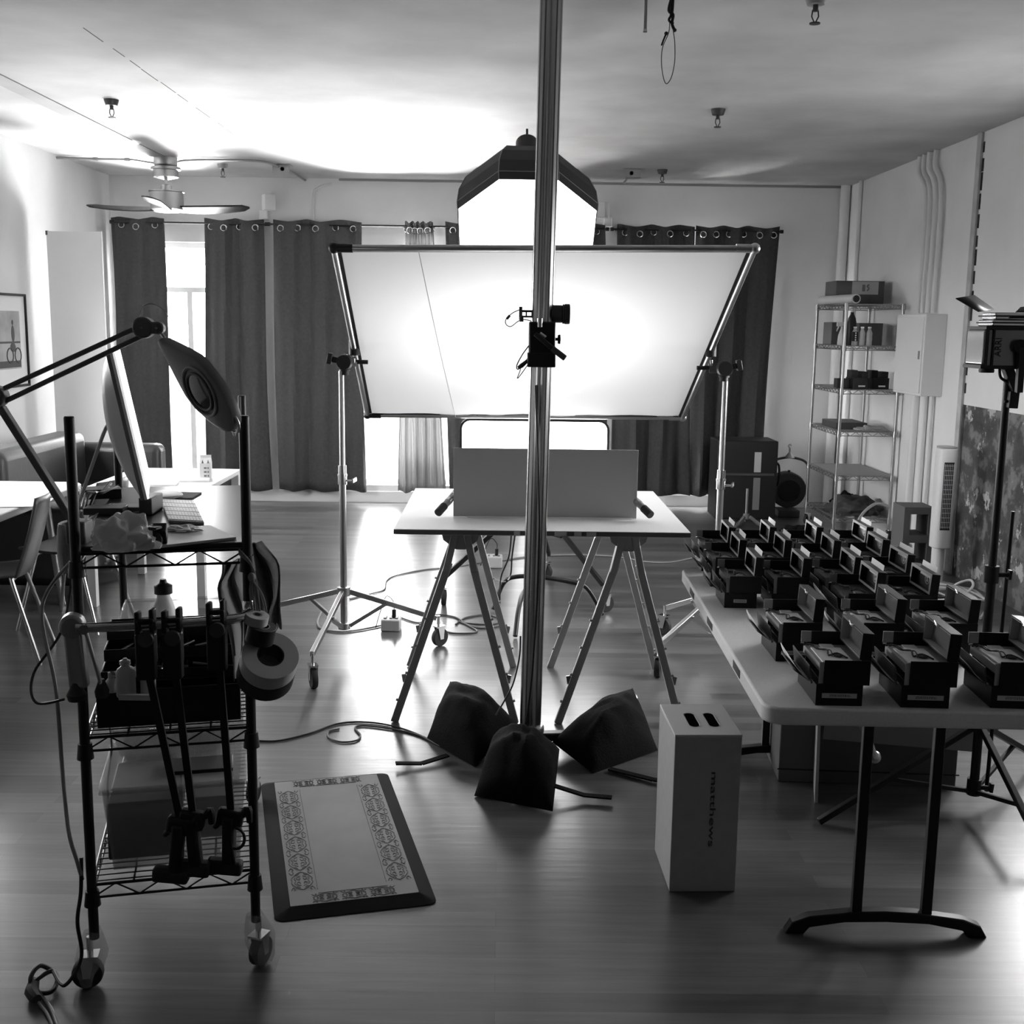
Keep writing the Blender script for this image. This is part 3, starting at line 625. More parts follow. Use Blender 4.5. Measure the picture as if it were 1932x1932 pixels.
b = MB(); P0 = [cc(985, 583), cc(968, 590), cc(955, 602), cc(955, 612), cc(964, 616), cc(978, 606), cc(990, 603), cc(1003, 606)]; b.tube(P0, .0018, smooth=6, n=6); b.build('safety_cable', BLACK, t, W=True)
b = MB(); b.cyl(cc(962, 595), cc(956, 602), .005); b.cyl(cc(984, 598), cc(984, 607), .0075); b.cyl(cc(984, 587), cc(984, 598), .003); b.build('cable_crimp', BLACK, t, W=True)
b = MB(); b.tube([cc(998, 652), cc(985, 670), cc(975, 690), cc(979, 696), cc(996, 676)], .0025, smooth=6, n=6); b.tube([cc(983, 690), cc(981, 700), cc(976, 714), cc(984, 705), cc(998, 685)], .0018, smooth=5, n=6); b.build('strap_loop', BLACK, t, W=True)
b = MB(); b.tube([cc(977, 694), cc(984, 690), cc(998, 678)], [.005, .009, .006], smooth=4); b.build('strap_buckle', BLACK, t, W=True)

def pillow(c4, th, name, label, cat, m=FABK, hang=0., seed=0, puff=.5):
    A, B_, C_, D_ = [Vector(p) for p in c4]                       # bottom-left, bottom-right, top-right, top-left
    def surf(sgn):
        def fn(uu, vv):
            p = A.lerp(B_, uu).lerp(D_.lerp(C_, uu), vv); s = max(0, math.sin(math.pi*uu)*math.sin(math.pi*vv))**puff
            n_ = noise.noise(Vector((uu*4+seed, vv*4, seed)))*.22+noise.noise(Vector((uu*11, vv*9+seed, seed)))*.07
            return p+Vector((0, 0, th*s*(1+n_) if sgn > 0 else -.004*s))
        return fn
    b = MB(); b.grid(surf(1), 22, 22)
    b2 = MB(); b2.grid(surf(-1), 22, 22); b.add(b2.v, [tuple(reversed(f)) for f in b2.f])
    o = b.build(name, m, label=label, cat=cat); return o
sb1 = pillow([(-.085, 3.99, .004), (.2, 3.86, .004), (.24, 4.22, .1), (-.02, 4.36, .1)], .15, 'sandbag', 'black sandbag in front of the column foot, nearest of the three', 'sandbag', seed=1)
sb2 = pillow([(-.30, 4.57, .004), (-.09, 4.27, .004), (.08, 4.5, .1), (-.22, 5.0, .12)], .13, 'sandbag', 'black sandbag lying left of the column foot', 'sandbag', seed=5)
sb3 = pillow([(.22, 4.4, .06), (.37, 4.22, .004), (.66, 4.47, .004), (.60, 4.9, .13)], .13, 'sandbag', 'black sandbag lying right of the column foot beside the tall white box', 'sandbag', seed=9)
def strap(o, pts_, w=.028):
    b = MB(); P_ = [Vector(p) for p in pts_]
    for i in range(len(P_)-1): b.bar(P_[i], P_[i+1], w, .006)
    b.build('handle_strap', FABK, o, W=True)
strap(sb1, [(.20, 3.99, .05), (.32, 3.97, .02), (.42, 3.95, .02)]); strap(sb2, [(-.2, 4.35, .02), (-.30, 4.28, .012), (-.40, 4.26, .02)]); strap(sb3, [(.44, 4.25, .01), (.6, 4.14, .012), (.72, 4.1, .02)])
b = MB(); b.tube([at(877, 1325, z=.1), at(866, 1335, z=.07), at(872, 1345, z=.05), at(855, 1350, z=.03)], .016, smooth=4); b.build('buckle', STEEL, sb2, W=True)
b = MB(); b.lathe([(.026, 0), (.03, .05), (.03, .075), (.022, .085)], c=at(1190, 1345, z=.04), n=18); b.build('buckle', STEEL, sb3, W=True)

# ------------------------------------------------------------------ white wooden box
t = thing('apple_box', 'tall white wooden box with two hand slots standing on end on the floor', 'box', (.60, 3.42, 0), R_(1.5))
x0, x1, y0, y1 = -.068, .137, -.133, .152
AB = mat('painted_plywood', .42, .6, var=.05, scale=30)
b = MB(); b.box((x0, y0, 0), (x1, y1, .50)); b.build('body', AB, t, bevel=.0025)
hs = MB(); pl = rrect(x0, x1, y0, y1, .003, 1); 
slots = [rrect(-.008+k*.062, .022+k*.062, -.06, .06, .0149, 6) for k in range(2)]
b = MB(); b.box((x0, y0, .50), (x1, y1, .508)); top = b.build('top_panel', mat('painted_plywood_top', .62, .55), t, bevel=.0015)
for k, sl in enumerate(slots):
    b = MB(); b.prism(sl, .500, .5088); o = b.build('hand_slot', mat('slot_dark', .004, .9, spec=0), top)
    b = MB(); n = len(sl); b.add([(x, y, .508) for x, y in sl]+[((x-(-.008+k*.062+.015))*1.18+(-.008+k*.062+.015), y*1.04, .5095) for x, y in sl], [(i, (i+1) % n, n+(i+1) % n, n+i) for i in range(n)]); b.build('slot_rim', MATS['painted_plywood'], o)
text('matthews', .05, T(.055, y0-.0012, .27) @ Matrix.Rotation(R_(90), 4, 'X') @ Matrix.Rotation(R_(-90), 4, 'Z') @ Matrix.Diagonal((1.25, .5, 1, 1)), mat('ink', .04, .7), t, W=False)

# ------------------------------------------------------------------ floor mat
cs = [Vector((-.872, 4.09, 0)), Vector((-.43, 4.21, 0)), Vector((-.175, 3.2, 0)), Vector((-.66, 3.07, 0))]
ctr = sum(cs, Vector())/4; yaw = math.atan2((cs[1]-cs[0]).y, (cs[1]-cs[0]).x)
xd = ((cs[1]+cs[2])/2-(cs[0]+cs[3])/2).length/2; yd = ((cs[0]+cs[1])/2-(cs[3]+cs[2])/2).length/2
t = thing('floor_mat', 'grey anti-fatigue floor mat with embossed scroll border beside the wire cart', 'mat', ctr, R_(14))
n = 28; P1 = rrect(-xd, xd, -yd, yd, .03); P2 = rrect(-xd+.045, xd-.045, -yd+.045, yd-.045, .005); n = len(P1)
b = MB(); b.add([(x, y, .0) for x, y in P1]+[(x, y, .003) for x, y in P1]+[(x, y, .019) for x, y in P2], [(i, (i+1) % n, n+(i+1) % n, n+i) for i in range(n)]+[(n+i, n+(i+1) % n, 2*n+(i+1) % n, 2*n+i) for i in range(n)]+[tuple(range(2*n, 3*n))])
b.build('bevelled_base', mat('mat_border', .02, .85, spec=.2), t, smooth=False)
b = MB(); b.prism(rrect(-xd+.048, xd-.048, -yd+.048, yd-.048, .004), .018, .0205); b.build('top_pad', mat('mat_pad', .3, .7, var=.06, scale=8), t, smooth=False)
b = MB(); X_, Y_ = xd-.05, yd-.05; W2 = .085; EM = []
for s in (-1, 1): b.bar((s*(X_-W2), -Y_+W2, .021), (s*(X_-W2), Y_-W2, .021), .0015, .0015)
for s in (-1, 1): b.bar((-X_+W2, s*(Y_-.06), .021), (X_-W2, s*(Y_-.06), .021), .0015, .0015)
def scroll(cx_, cy_, sx, sy):
    Q = lambda l: [(cx_+x*sx, cy_+y*sy, .021) for x, y in l]
    for m1 in (-1, 1):
        for m2 in (-1, 1):
            b.tube(Q([(0, .95*m2), (.45*m1, .7*m2), (.85*m1, .25*m2), (.8*m1, .05*m2)]), .0014, n=4, smooth=4)
            b.tube(Q([(.1*m1, .5*m2), (.35*m1, .42*m2), (.42*m1, .2*m2), (.2*m1, .12*m2), (.14*m1, .3*m2)]), .0013, n=4, smooth=3)
            b.tube(Q([(.95*m1, .95*m2), (.8*m1, .7*m2), (.6*m1, .85*m2), (.7*m1, 1.0*m2)]), .0013, n=4, smooth=3)
            b.tube(Q([(.5*m1, .05*m2), (.62*m1, .2*m2), (.52*m1, .36*m2)]), .0012, n=4, smooth=3)
            b.tube(Q([(.2*m1, .75*m2), (.32*m1, .62*m2), (.5*m1, .6*m2)]), .0012, n=4, smooth=3)
for k in range(6):
    yy = -Y_+W2+(2*Y_-2*W2)*(k+.5)/6
    for s in (-1, 1): scroll(s*(X_-W2/2), yy, W2*.44, (Y_-W2)/6.3)
for k in range(3):
    for s in (-1, 1): scroll(-X_+.06+(2*X_-.12)*(k+.5)/3, s*(Y_-.03), (X_-.06)/3.2, .026)
b.build('embossed_scroll', mat('emboss', .09, .6), t, smooth=False)

# ------------------------------------------------------------------ folding table with the black boxes
TY = R_(-1.6); TO = Vector((.70, 2.865, 0))
t = thing('folding_table', 'white speckled folding table on black legs carrying the rows of black boxes', 'table', TO, TY)
TW, TLn, TH = .78, 1.76, .74
b = MB(); b.prism(rrect(0, TW, 0, TLn, .055), TH-.048, TH); b.build('tabletop', mat('moulded_white', .75, .55, var=.05, scale=160), t, bevel=.007, seg=3)
for yy in (.42, .95, 1.4):
    b = MB(); b.prism(rrect(-.0012, .004, yy-.06, yy+.06, .0025, 2), TH-.036, TH-.012); b.build('edge_latch', RUB, t)
for k, yy in enumerate((.20, 1.52)):
    b = MB()
    if True:
        pf = [(.13, .0), (.185, .0), (.20, .02), (.3, .038), (.42, .042), (.54, .038), (.64, .02), (.655, 0), (.71, 0), (.69, .035), (.64, .055), (.5, .072), (.42, .075), (.34, .072), (.2, .055), (.15, .035)]
        n = len(pf); b.add([(x, yy-.018, z) for x, z in pf]+[(x, yy+.018, z) for x, z in pf], [tuple(range(n)), tuple(range(2*n-1, n-1, -1))]+[((i+1) % n, i, n+i, n+(i+1) % n) for i in range(n)])
    b.build('foot', BLKM, t, bevel=.004)
    for xx in (.335, .535):
        b = MB(); b.box((xx-.0145, yy-.012, .065), (xx+.0145, yy+.012, TH-.048)); b.build('leg', BLKM, t, bevel=.003)
    b = MB(); b.bar((.3, yy, TH-.07), (.57, yy, TH-.07), .02, .02); b.build('cross_rail', BLKM, t)


LBL = mat('label_paper', .5, .6); LIN = mat('lid_lining', .42, .6); LIN2 = mat('lid_lining_dark', .045, .4); PANE = mat('lid_window', .14, .12, spec=.8)
def case(kind):
    w, dd = .123, .205; far = kind == 'far'
    t = thing('presentation_box', '', 'box')
    b = MB(); b.box((0, 0, 0), (w, dd, .057)); b.build('base', BOXB, t, bevel=.0008)
    b = MB(); b.box((.018, -.002, .057), (.139, dd, .060)); b.box((.018, -.002, .06), (.139, .001, .124)); b.box((.136, .001, .06), (.139, dd, .124)); b.box((.018, dd-.003, .06), (.136, dd, .148))
    b.build('body', BOXB, t, bevel=.0006)
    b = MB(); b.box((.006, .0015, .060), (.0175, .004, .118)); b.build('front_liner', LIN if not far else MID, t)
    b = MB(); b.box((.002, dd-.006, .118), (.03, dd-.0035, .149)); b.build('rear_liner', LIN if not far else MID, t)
    b = MB(); b.box((.0, .004, .058), (.003, dd-.006, .108), T(-.006, 0, 0) @ Matrix.Rotation(R_(-8), 4, 'Y')); b.build('side_wall', mat('box_side', .035, .5), t, bevel=.0008)
    ins = MB()
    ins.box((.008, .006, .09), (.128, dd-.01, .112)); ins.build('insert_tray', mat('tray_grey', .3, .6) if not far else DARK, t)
    if not far:
        ins = MB(); ins.box((.018, .018, .112), (.1, dd-.05, .1155)); ins.box((.05, dd-.045, .112), (.085, dd-.015, .1155)); ins.build('paper_insert', PAPER, t)
    else:
        ins = MB(); ins.box((.05, .03, .112), (.075, .06, .12)); ins.box((.03, .12, .112), (.06, .15, .118)); ins.build('accessory', MID, t)
    b = MB(); rnd = random.Random(3 if far else 5)
    P_ = [(.0, dd-.04, .118), (.015, dd-.05, .124), (.03, dd-.08, .119), (.05, dd-.1, .123), (.045, dd-.14, .119), (.07, dd-.13, .122), (.09, dd-.16, .118)]
    b.tube(P_, .0024, smooth=5, n=6); b.tube([(x+.006, y-.012, z+.002) for x, y, z in P_[:5]], .0016, smooth=5, n=6); b.ell((.07, dd-.135, .119), .014, .02, .003)
    b.build('cord', BLACK, t)
    b = MB(); b.cyl((-.004, dd-.03, .121), (.004, dd-.036, .123), .0022, n=6); b.build('clasp_pin', CHROME, t)
    # lid: shallow tray standing on edge, opening to the left
    lx0, lx1, z0, z1 = .109, .139, .124, .197; Ml = T(lx1, 0, z0) @ Matrix.Rotation(R_(4), 4, 'Y') @ T(-lx1, 0, -z0)
    b = MB(); th = .004
    b.box((lx1-th, 0, z0), (lx1, dd, z1), Ml); b.box((lx0, 0, z0), (lx1-th, th, z1), Ml); b.box((lx0, dd-th, z0), (lx1-th, dd, z1), Ml); b.box((lx0, th, z1-th), (lx1-th, dd-th, z1), Ml); b.box((lx0, th, z0), (lx1-th, dd-th, z0+th), Ml)
    lid = b.build('lid', BOXB, t, bevel=.0006)
    b = MB(); q = .0015
    if far:
        b.box((lx0-.001, 0, z0), (lx0, .012, z1), Ml); b.box((lx0-.001, dd-.012, z0), (lx0, dd, z1), Ml); b.box((lx0-.001, .012, z1-.01), (lx0, dd-.012, z1), Ml); b.box((lx0-.001, .012, z0), (lx0, dd-.012, z0+.008), Ml)
        b.build('lid_rim', LIN, lid)
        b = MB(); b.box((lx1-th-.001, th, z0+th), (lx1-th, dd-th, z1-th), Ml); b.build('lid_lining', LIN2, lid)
        b = MB(); n = 20; cyy, czz = dd*.5, (z0+z1)/2; ex = lx1-th-.0015
        ring = lambda ry, rz: [(ex, cyy+ry*math.cos(2*math.pi*k/n), czz+rz*math.sin(2*math.pi*k/n)) for k in range(n)]
        b.add(ring(.022, .02)+ring(.018, .0165), [(k, (k+1) % n, n+(k+1) % n, n+k) for k in range(n)], Ml)
        b.ell((ex-.0003, cyy+.004, czz+.007), .0006, .007, .006, 8, 6, M=Ml); b.ell((ex-.0003, cyy-.002, czz-.006), .0006, .009, .006, 8, 6, M=Ml); b.bar((ex, cyy+.003, czz+.004), (ex, cyy-.004, czz-.006), .001, .007, M=Ml)
        b.build('emblem', mat('emblem_white', .75, .5), lid, smooth=False)
        b = MB(); b.box((lx1+.001, dd*.15, z1-.03), (lx1+.0018, dd*.85, z1+.02), T(lx1, 0, z1) @ Matrix.Rotation(R_(8), 4, 'Y') @ T(-lx1, 0, -z1)); b.build('card_sleeve', PAPER, lid)
    else:
        b.box((lx0+.001, th, z0+th), (lx1-th, th+q, z1-th), Ml); b.box((lx0+.001, dd-th-q, z0+th), (lx1-th, dd-th, z1-th), Ml); b.box((lx0+.001, th+q, z1-th-q), (lx1-th, dd-th-q, z1-th), Ml); b.box((lx0+.001, th+q, z0+th), (lx1-th, dd-th-q, z0+th+q), Ml)
        b.build('lid_lining', LIN, lid)
        b = MB(); b.box((lx1-th-.001, th, z0+th), (lx1-th, dd-th, z1-th), Ml); b.build('lid_window', PANE, lid)
        b = MB(); b.tube([(lx0-.002, dd*.62, z1+.001), (lx0-.004, dd*.5, z1-.003), (lx0-.003, dd*.4, z1+.001)], .0015, smooth=4, n=6, M=Ml); b.cyl((lx0-.004, dd*.52, z1-.004), (lx0-.004, dd*.45, z1-.004), .003, M=Ml); b.build('lid_latch', CHROME, lid)
    # dropped front flap at the left
    def fl(uu, vv): return Vector((-.004-.052*uu-.01*math.sin(uu*3)*vv, .012+vv*(dd-.03)-.0*uu, .06+.045*uu**1.6+.012*vv*uu))
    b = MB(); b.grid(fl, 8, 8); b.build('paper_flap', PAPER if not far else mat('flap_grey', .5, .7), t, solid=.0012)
    def fl2(uu, vv): return Vector((-.006-.05*uu, .016+vv*(dd-.04), .056+.034*uu))
    b = MB(); b.grid(fl2, 6, 6); b.build('front_flap', MATS['box_side'], t, solid=.0025)
    b = MB(); b.box((.016 if not far else .035, -.0012, .021), (.108 if not far else .085, 0, .034)); lb = b.build('label_sticker', LBL, t)
    b = MB(); rnd = random.Random(1); xx = .03
    for row in range(2):
        xx = .036 if not far else .04
        while xx < (.09 if not far else .078):
            ww = rnd.uniform(.002, .006); b.box((xx, -.0017, .029-row*.0035), (xx+ww, -.0012, .0305-row*.0035)); xx += ww+.0016
    b.build('printed_line', mat('ink', .04, .7), lb)
    return t
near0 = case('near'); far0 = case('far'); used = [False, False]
G = 'open black boxes on the folding table'
def put(kind, x, y, s, label, rz=0.):
    k = 0 if kind == 'near' else 1; src = (near0, far0)[k]; loc = (x, y, TH+.0005)
    if used[k]: o = dup(src, loc, TY+rz, label, G)
    else: o = src; used[k] = True; o.location = loc; o.rotation_euler = (0, 0, TY+rz); tag(o, label, 'box', G)
    o.scale = (s, s, s); return o
F_ = lambda px, py: at(px, py, z=TH)
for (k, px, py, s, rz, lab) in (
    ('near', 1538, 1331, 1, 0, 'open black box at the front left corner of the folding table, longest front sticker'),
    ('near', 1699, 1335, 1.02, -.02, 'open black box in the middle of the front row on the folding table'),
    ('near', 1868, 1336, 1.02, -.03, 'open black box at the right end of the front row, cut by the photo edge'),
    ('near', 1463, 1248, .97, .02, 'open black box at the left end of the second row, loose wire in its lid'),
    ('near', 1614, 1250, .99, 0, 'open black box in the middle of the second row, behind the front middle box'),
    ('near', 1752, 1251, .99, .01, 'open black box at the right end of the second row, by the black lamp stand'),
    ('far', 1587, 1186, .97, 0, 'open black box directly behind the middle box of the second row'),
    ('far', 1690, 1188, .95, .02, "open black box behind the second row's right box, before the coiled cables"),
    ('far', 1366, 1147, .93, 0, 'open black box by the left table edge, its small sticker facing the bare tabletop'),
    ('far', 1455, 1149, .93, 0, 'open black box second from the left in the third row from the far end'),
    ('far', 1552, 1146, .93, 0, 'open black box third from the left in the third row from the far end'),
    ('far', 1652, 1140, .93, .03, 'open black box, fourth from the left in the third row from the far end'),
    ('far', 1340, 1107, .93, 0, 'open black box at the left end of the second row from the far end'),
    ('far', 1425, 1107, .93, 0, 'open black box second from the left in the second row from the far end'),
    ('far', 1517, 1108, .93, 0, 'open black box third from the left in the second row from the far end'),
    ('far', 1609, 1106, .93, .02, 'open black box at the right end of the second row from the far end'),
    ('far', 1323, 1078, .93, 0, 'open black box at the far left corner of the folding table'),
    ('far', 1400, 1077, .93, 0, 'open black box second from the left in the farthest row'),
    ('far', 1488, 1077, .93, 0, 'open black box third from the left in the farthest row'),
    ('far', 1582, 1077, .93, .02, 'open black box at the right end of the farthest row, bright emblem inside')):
    p = F_(px, py); put(k, p.x, p.y, s, lab, rz)
# ------------------------------------------------------------------ black wire cart
CY = R_(13); CO = Vector((-1.043, 2.755, 0)); CW, CL = .41, 1.09
cart = thing('wire_cart', 'tall black wire shelving cart on wrapped casters, crowded with tools, at the left', 'cart', CO, CY)
CM = T(*CO) @ RZ(CY)
def C(x, y, z): return CM @ Vector((x, y, z))
for (x, y) in ((0, 0), (CW, 0), (0, CL), (CW, CL)):
    b = MB(); zt = 1.487 if (x, y) != (CW, CL) else 1.47
    b.cyl((x, y, .135), (x, y, zt), .0128, n=18); b.cyl((x, y, zt), (x, y, zt+.004), .0128, .011, n=18)
    b.build('post', BLKM, cart)
    for zz in (1.13, .66, .262):
        b = MB(); b.cyl((x, y, zz-.035), (x, y, zz+.005), .021, .017, n=18); b.build('shelf_collar', BLKM, cart)
SHZ = (1.155, .682, .285)
for zz in SHZ:
    b = MB(); 
    for (p, q) in (((0, 0), (CW, 0)), ((CW, 0), (CW, CL)), ((CW, CL), (0, CL)), ((0, CL), (0, 0))):
        P = Vector((*p, zz-.003)); Q = Vector((*q, zz-.003)); b.cyl(P, Q, .0042, n=8); P2, Q2 = P-Vector((0, 0, .035)), Q-Vector((0, 0, .035)); b.cyl(P2, Q2, .0035, n=8)
        L = (Q-P).length; k = max(2, round(L/.058)); zig = [P.lerp(Q, i/k) if i % 2 else P2.lerp(Q2, i/k) for i in range(k+1)]
        b.tube(zig, .0026, n=6)
    sh = b.build('shelf', BLKM, cart)
    b = MB()
    for i in range(34): y = CL*(i+.5)/34; b.cyl((0, y, zz-.001), (CW, y, zz-.001), .0019, n=5)
    for i in range(3): x = CW*(i+1)/4; b.cyl((x, 0, zz-.005), (x, CL, zz-.005), .003, n=6)
    b.build('wire_deck', BLKM, sh)
for (x, y, a) in ((0, 0, R_(190)), (CW, 0, R_(70)), (0, CL, R_(150)), (CW, CL, R_(80))):
    q = C(x, y, 0); caster(cart, (q.x, q.y, .14), a, .04)
WRAP = clear('plastic_wrap', .9, .8, .08)
for (x, y, dx) in ((0, 0, -.02), (CW, 0, .012)):
    def wr(uu, vv, dx=dx, x=x, y=y):
        a = uu*2*math.pi; rr = (.036+.008*math.sin(3*a+4*vv)+.008*noise.noise(Vector((math.cos(a)*2, math.sin(a)*2, vv*4))))*(.35+.65*math.sin(math.pi*min(1, .12+vv*.75)))
        return Vector((x+dx*(1-vv)*1.2+rr*math.cos(a), y+rr*math.sin(a)*.9, .008+.15*vv))
    b = MB(); b.grid(wr, 26, 10); b.build('plastic_wrap', WRAP, cart)
# chrome towel bar across the front
t = thing('towel_bar', 'chrome tube clamped across the front of the cart, holding the bar clamps', 'rail', C(CW/2, -.05, .98))
z = .975
b = MB(); b.tube([C(.0, -.055, z+.004), C(.12, -.058, z+.005), C(.3, -.06, z+.008), C(.385, -.058, z+.012), C(.415, -.035, z+.018)], .0125, n=16, smooth=6); b.build('tube', CHROME, t, W=True)
b = MB(); b.bar(C(-.012, -.03, z+.03), C(-.002, -.022, z-.155), .045, .035); b.cyl(C(-.012, -.05, z+.005), C(-.012, -.0, z+.005), .03, n=20); b.build('clamp_plate', mat('grey_clamp', .3, .4, .3), t, W=True, bevel=.008)
b = MB(); b.cyl(C(.02, -.075, z+.004), C(.02, -.055, z+.004), .012, n=14); b.build('bolt', CHROME, t, W=True)
b = MB(); b.lathe([(.0, 0), (.02, .004), (.024, .02), (.016, .035), (.01, .05)], c=C(-.01, -.03, z-.19), n=14); b.lathe([(.0, 0), (.016, .004), (.018, .02), (.012, .035), (.007, .05)], c=C(.05, -.03, z-.185), n=14); b.build('rubber_tip', RUB, t, W=True)
b = MB(); b.cyl(C(.02, -.04, z-.01), C(.05, -.035, z-.15), .005); b.build('stay', STEEL, t, W=True)
b = MB(); b.lathe([(.015, 0), (.015, .02), (.008, .03)], c=C(CW, -.0, z+.02), n=14); b.build('end_cap', CHROME, t, W=True)
# bar clamps
def bclamp(x, ztop, xb, zb, lab, s=1):
    t = thing('bar_clamp', lab, 'bar clamp', C(x, -.08, zb-.15), group='black bar clamps hanging on the chrome rail')
    b = MB(); b.bar(C(x-.017, -.072, ztop+.035), C(x-.017, -.072, ztop-.1), .012, .03); b.bar(C(x+.017, -.072, ztop+.04), C(x+.017, -.072, ztop-.1), .012, .03); b.bar(C(x, -.085, ztop-.02), C(x, -.085, ztop-.135), .046, .03)
    b.bar(C(x-.02, -.078, ztop+.012), C(x+.02, -.078, ztop+.012), .03, .012); b.build('fixed_jaw', BLACK, t, W=True, bevel=.004)
    b = MB(); b.lathe([(.0, 0), (.019, .0), (.019, .012), (.0, .014)], c=C(x+.0, -.105, ztop-.03), ax='y', n=20); b.build('swivel_pad', DARK, t, W=True)
    b = MB(); b.bar(C(x+.004, -.08, ztop-.12), C(xb, -.1, zb), .018, .008); b.build('steel_bar', BLKM, t, W=True)
    q = C(xb, -.1, zb); b = MB()
    b.bar(q+Vector((-.035, 0, .0)), q+Vector((.03, 0, -.012)), .03, .045); b.bar(q+Vector((-.005, 0, 0)), q+Vector((-.018*s, 0, -.13)), .03, .042); b.bar(q+Vector((.0, .0, .01)), q+Vector((-.045, 0, -.035)), .02, .015)
    mj = b.build('trigger_body', BLACK, t, W=True, bevel=.008)
    b = MB(); b.tube([q+Vector((.03, -.005, 0)), q+Vector((.045, -.008, .02)), q+Vector((.048, -.008, -.015))], [.008, .011, .008], smooth=4); b.build('release_lever', BLACK, mj, W=True)
    b = MB(); e = q+Vector((-.02*s-.01, 0, -.14)); b.bar(e+Vector((-.045, 0, .005)), e+Vector((.045, 0, -.003)), .035, .038); b.build('foot_pad', RUB, mj, W=True, bevel=.008)
bclamp(.163, .985, .232, .475, 'left of the three black bar clamps hanging from the chrome rail')
bclamp(.226, .985, .262, .49, 'middle of the three black bar clamps hanging from the chrome rail', -.2)
bclamp(.332, 1.0, .355, .485, 'right of the three black bar clamps hanging from the chrome rail', .5)
p = C(.43, -.115, .395)
b = MB(); b.tube([C(.365, -.12, .43)+Vector((.022*math.sin(a*.6), 0, .028*math.cos(a*.6))) for a in range(10)]+[C(.36, -.12, .36)], .004, smooth=3); b.build('spring_clip', BLACK, label='small black wire clip ring hanging beside the right bar clamp', cat='clip')
# top shelf contents
zt = SHZ[0]+.001
b = MB(); b.prism(rrect(-.005, CW+.01, .01, CL-.02, .02), 0, .012); 
for i, v in enumerate(b.v): b.v[i] = CM @ T(0, 0, zt) @ v
b.build('shelf_liner', mat('liner_board', .035, .3, coat=.2), label='dark glossy board lying on the top shelf of the cart', cat='board', bevel=.003)
zt += .0125
# display tilted, seen from its side
t = thing('monitor', 'large flat monitor seen from its side, tilted on a thin prop on the cart', 'monitor', C(.12, .55, zt), CY+R_(0))
a0, a1 = at(270, 944, y=3.22), at(204, 668, y=3.22); far_v = Vector((-.128, .44, .0)); th = Vector((.012, .004, .004))
ed = (a1-a0)
def pn(uu, vv, off=0.):
    bulge = .05*math.sin(math.pi*max(0, min(1, vv)))**.7*min(1, math.sin(math.pi*max(0, min(1, uu)))*1.6)+.006
    return a0+ed*vv+far_v*uu+Vector((-1, -.25, -.15)).normalized()*off*bulge
b = MB(); b.grid(lambda uu, vv: pn(uu, vv, 1), 14, 14); b2 = MB(); b2.grid(lambda uu, vv: a0+ed*vv+far_v*uu+th, 1, 1); 
k0 = len(b.v); b.add(b2.v, b2.f)
N = 15
def edge(l0, l1):
    pass
b.add([pn(0, k/14, 1) for k in range(15)]+[a0+ed*(k/14)+th for k in range(15)], [(k, k+1, 15+k+1, 15+k) for k in range(14)])
b.add([pn(1, k/14, 1) for k in range(15)]+[a0+ed*(k/14)+far_v+th for k in range(15)], [(k, k+1, 15+k+1, 15+k) for k in range(14)])
b.add([pn(k/14, 0, 1) for k in range(15)]+[a0+far_v*(k/14)+th for k in range(15)], [(k, k+1, 15+k+1, 15+k) for k in range(14)])
b.add([pn(k/14, 1, 1) for k in range(15)]+[a0+ed+far_v*(k/14)+th for k in range(15)], [(k, k+1, 15+k+1, 15+k) for k in range(14)])
b.build('housing', mat('monitor_back', .25, .45, .2), t, W=True)
b = MB(); b.bar(a0+th*.8+Vector((.002, -.004, 0)), a1+th*.8+Vector((.002, -.004, 0)), .02, .008, up=(1, 0, .3)); b.build('side_edge', mat('bright_alu', .9, .35), t, W=True)
b = MB(); n2 = th.normalized(); b.add([a0+th*1.15, a0+far_v+th*1.15, a0+far_v+ed+th*1.15, a0+ed+th*1.15], [(0, 1, 2, 3)]); b.build('screen', mat('screen_lit', .8, .3, emit=1.2), t, W=True)
b = MB(); q = at(207, 800, y=3.42); e = at(150, 925, y=3.3); e.z = zt; b.tube([q, q+Vector((-.02, 0, -.03)), e+Vector((-.0, 0, .03)), e], .0055, smooth=5); b.build('prop_leg', LGREY, t, W=True)
b = MB(); q = a0+Vector((.01, .03, 0)); b.box((q.x-.03, q.y-.01, zt), (q.x+.008, q.y+.1, a0.z+.004)); b.build('foot', DARK, t, W=True, bevel=.003)
# keyboard
def flat(px, py, z): return at(px, py, z=z)
k0, k1, k2, k3 = flat(302, 940, zt+.01), flat(366, 943, zt+.01), flat(385, 984, zt+.01), flat(318, 980, zt+.01)
t = thing('keyboard', 'slim pale keyboard lying on the top shelf of the cart, in front of the mouse', 'keyboard', (k0+k1+k2+k3)/4-Vector((0, 0, .01)))
b = MB(); vs = [k3, k2, k1, k0]; b.add([v-Vector((0, 0, .0095)) for v in vs]+[v-Vector((0, 0, .002)) for v in vs], [(3,2,1,0), (4,5,6,7)]+[(i, (i+1) % 4, 4+(i+1) % 4, 4+i) for i in range(4)]); b.build('case', mat('kb_alu', .3, .4, .4), t, W=True)
KM = mat('kb_key', .42, .5)
for r_ in range(5):
    for c_ in range(11):
        g = .06; q = lambda uu, vv: k0.lerp(k1, uu).lerp(k3.lerp(k2, uu), vv)
        u0, u1, v0, v1 = (c_+g+.1)/11.2, (c_+1-g+.1)/11.2, (r_+g+.1)/5.2, (r_+1-g+.1)/5.2
        B4 = [q(u0, v1), q(u1, v1), q(u1, v0), q(u0, v0)]; b = MB(); b.add([v-Vector((0, 0, .002)) for v in B4]+B4, [(4,5,6,7)]+[(i, (i+1) % 4, 4+(i+1) % 4, 4+i) for i in range(4)]); b.build('key', KM, t, W=True, smooth=False)
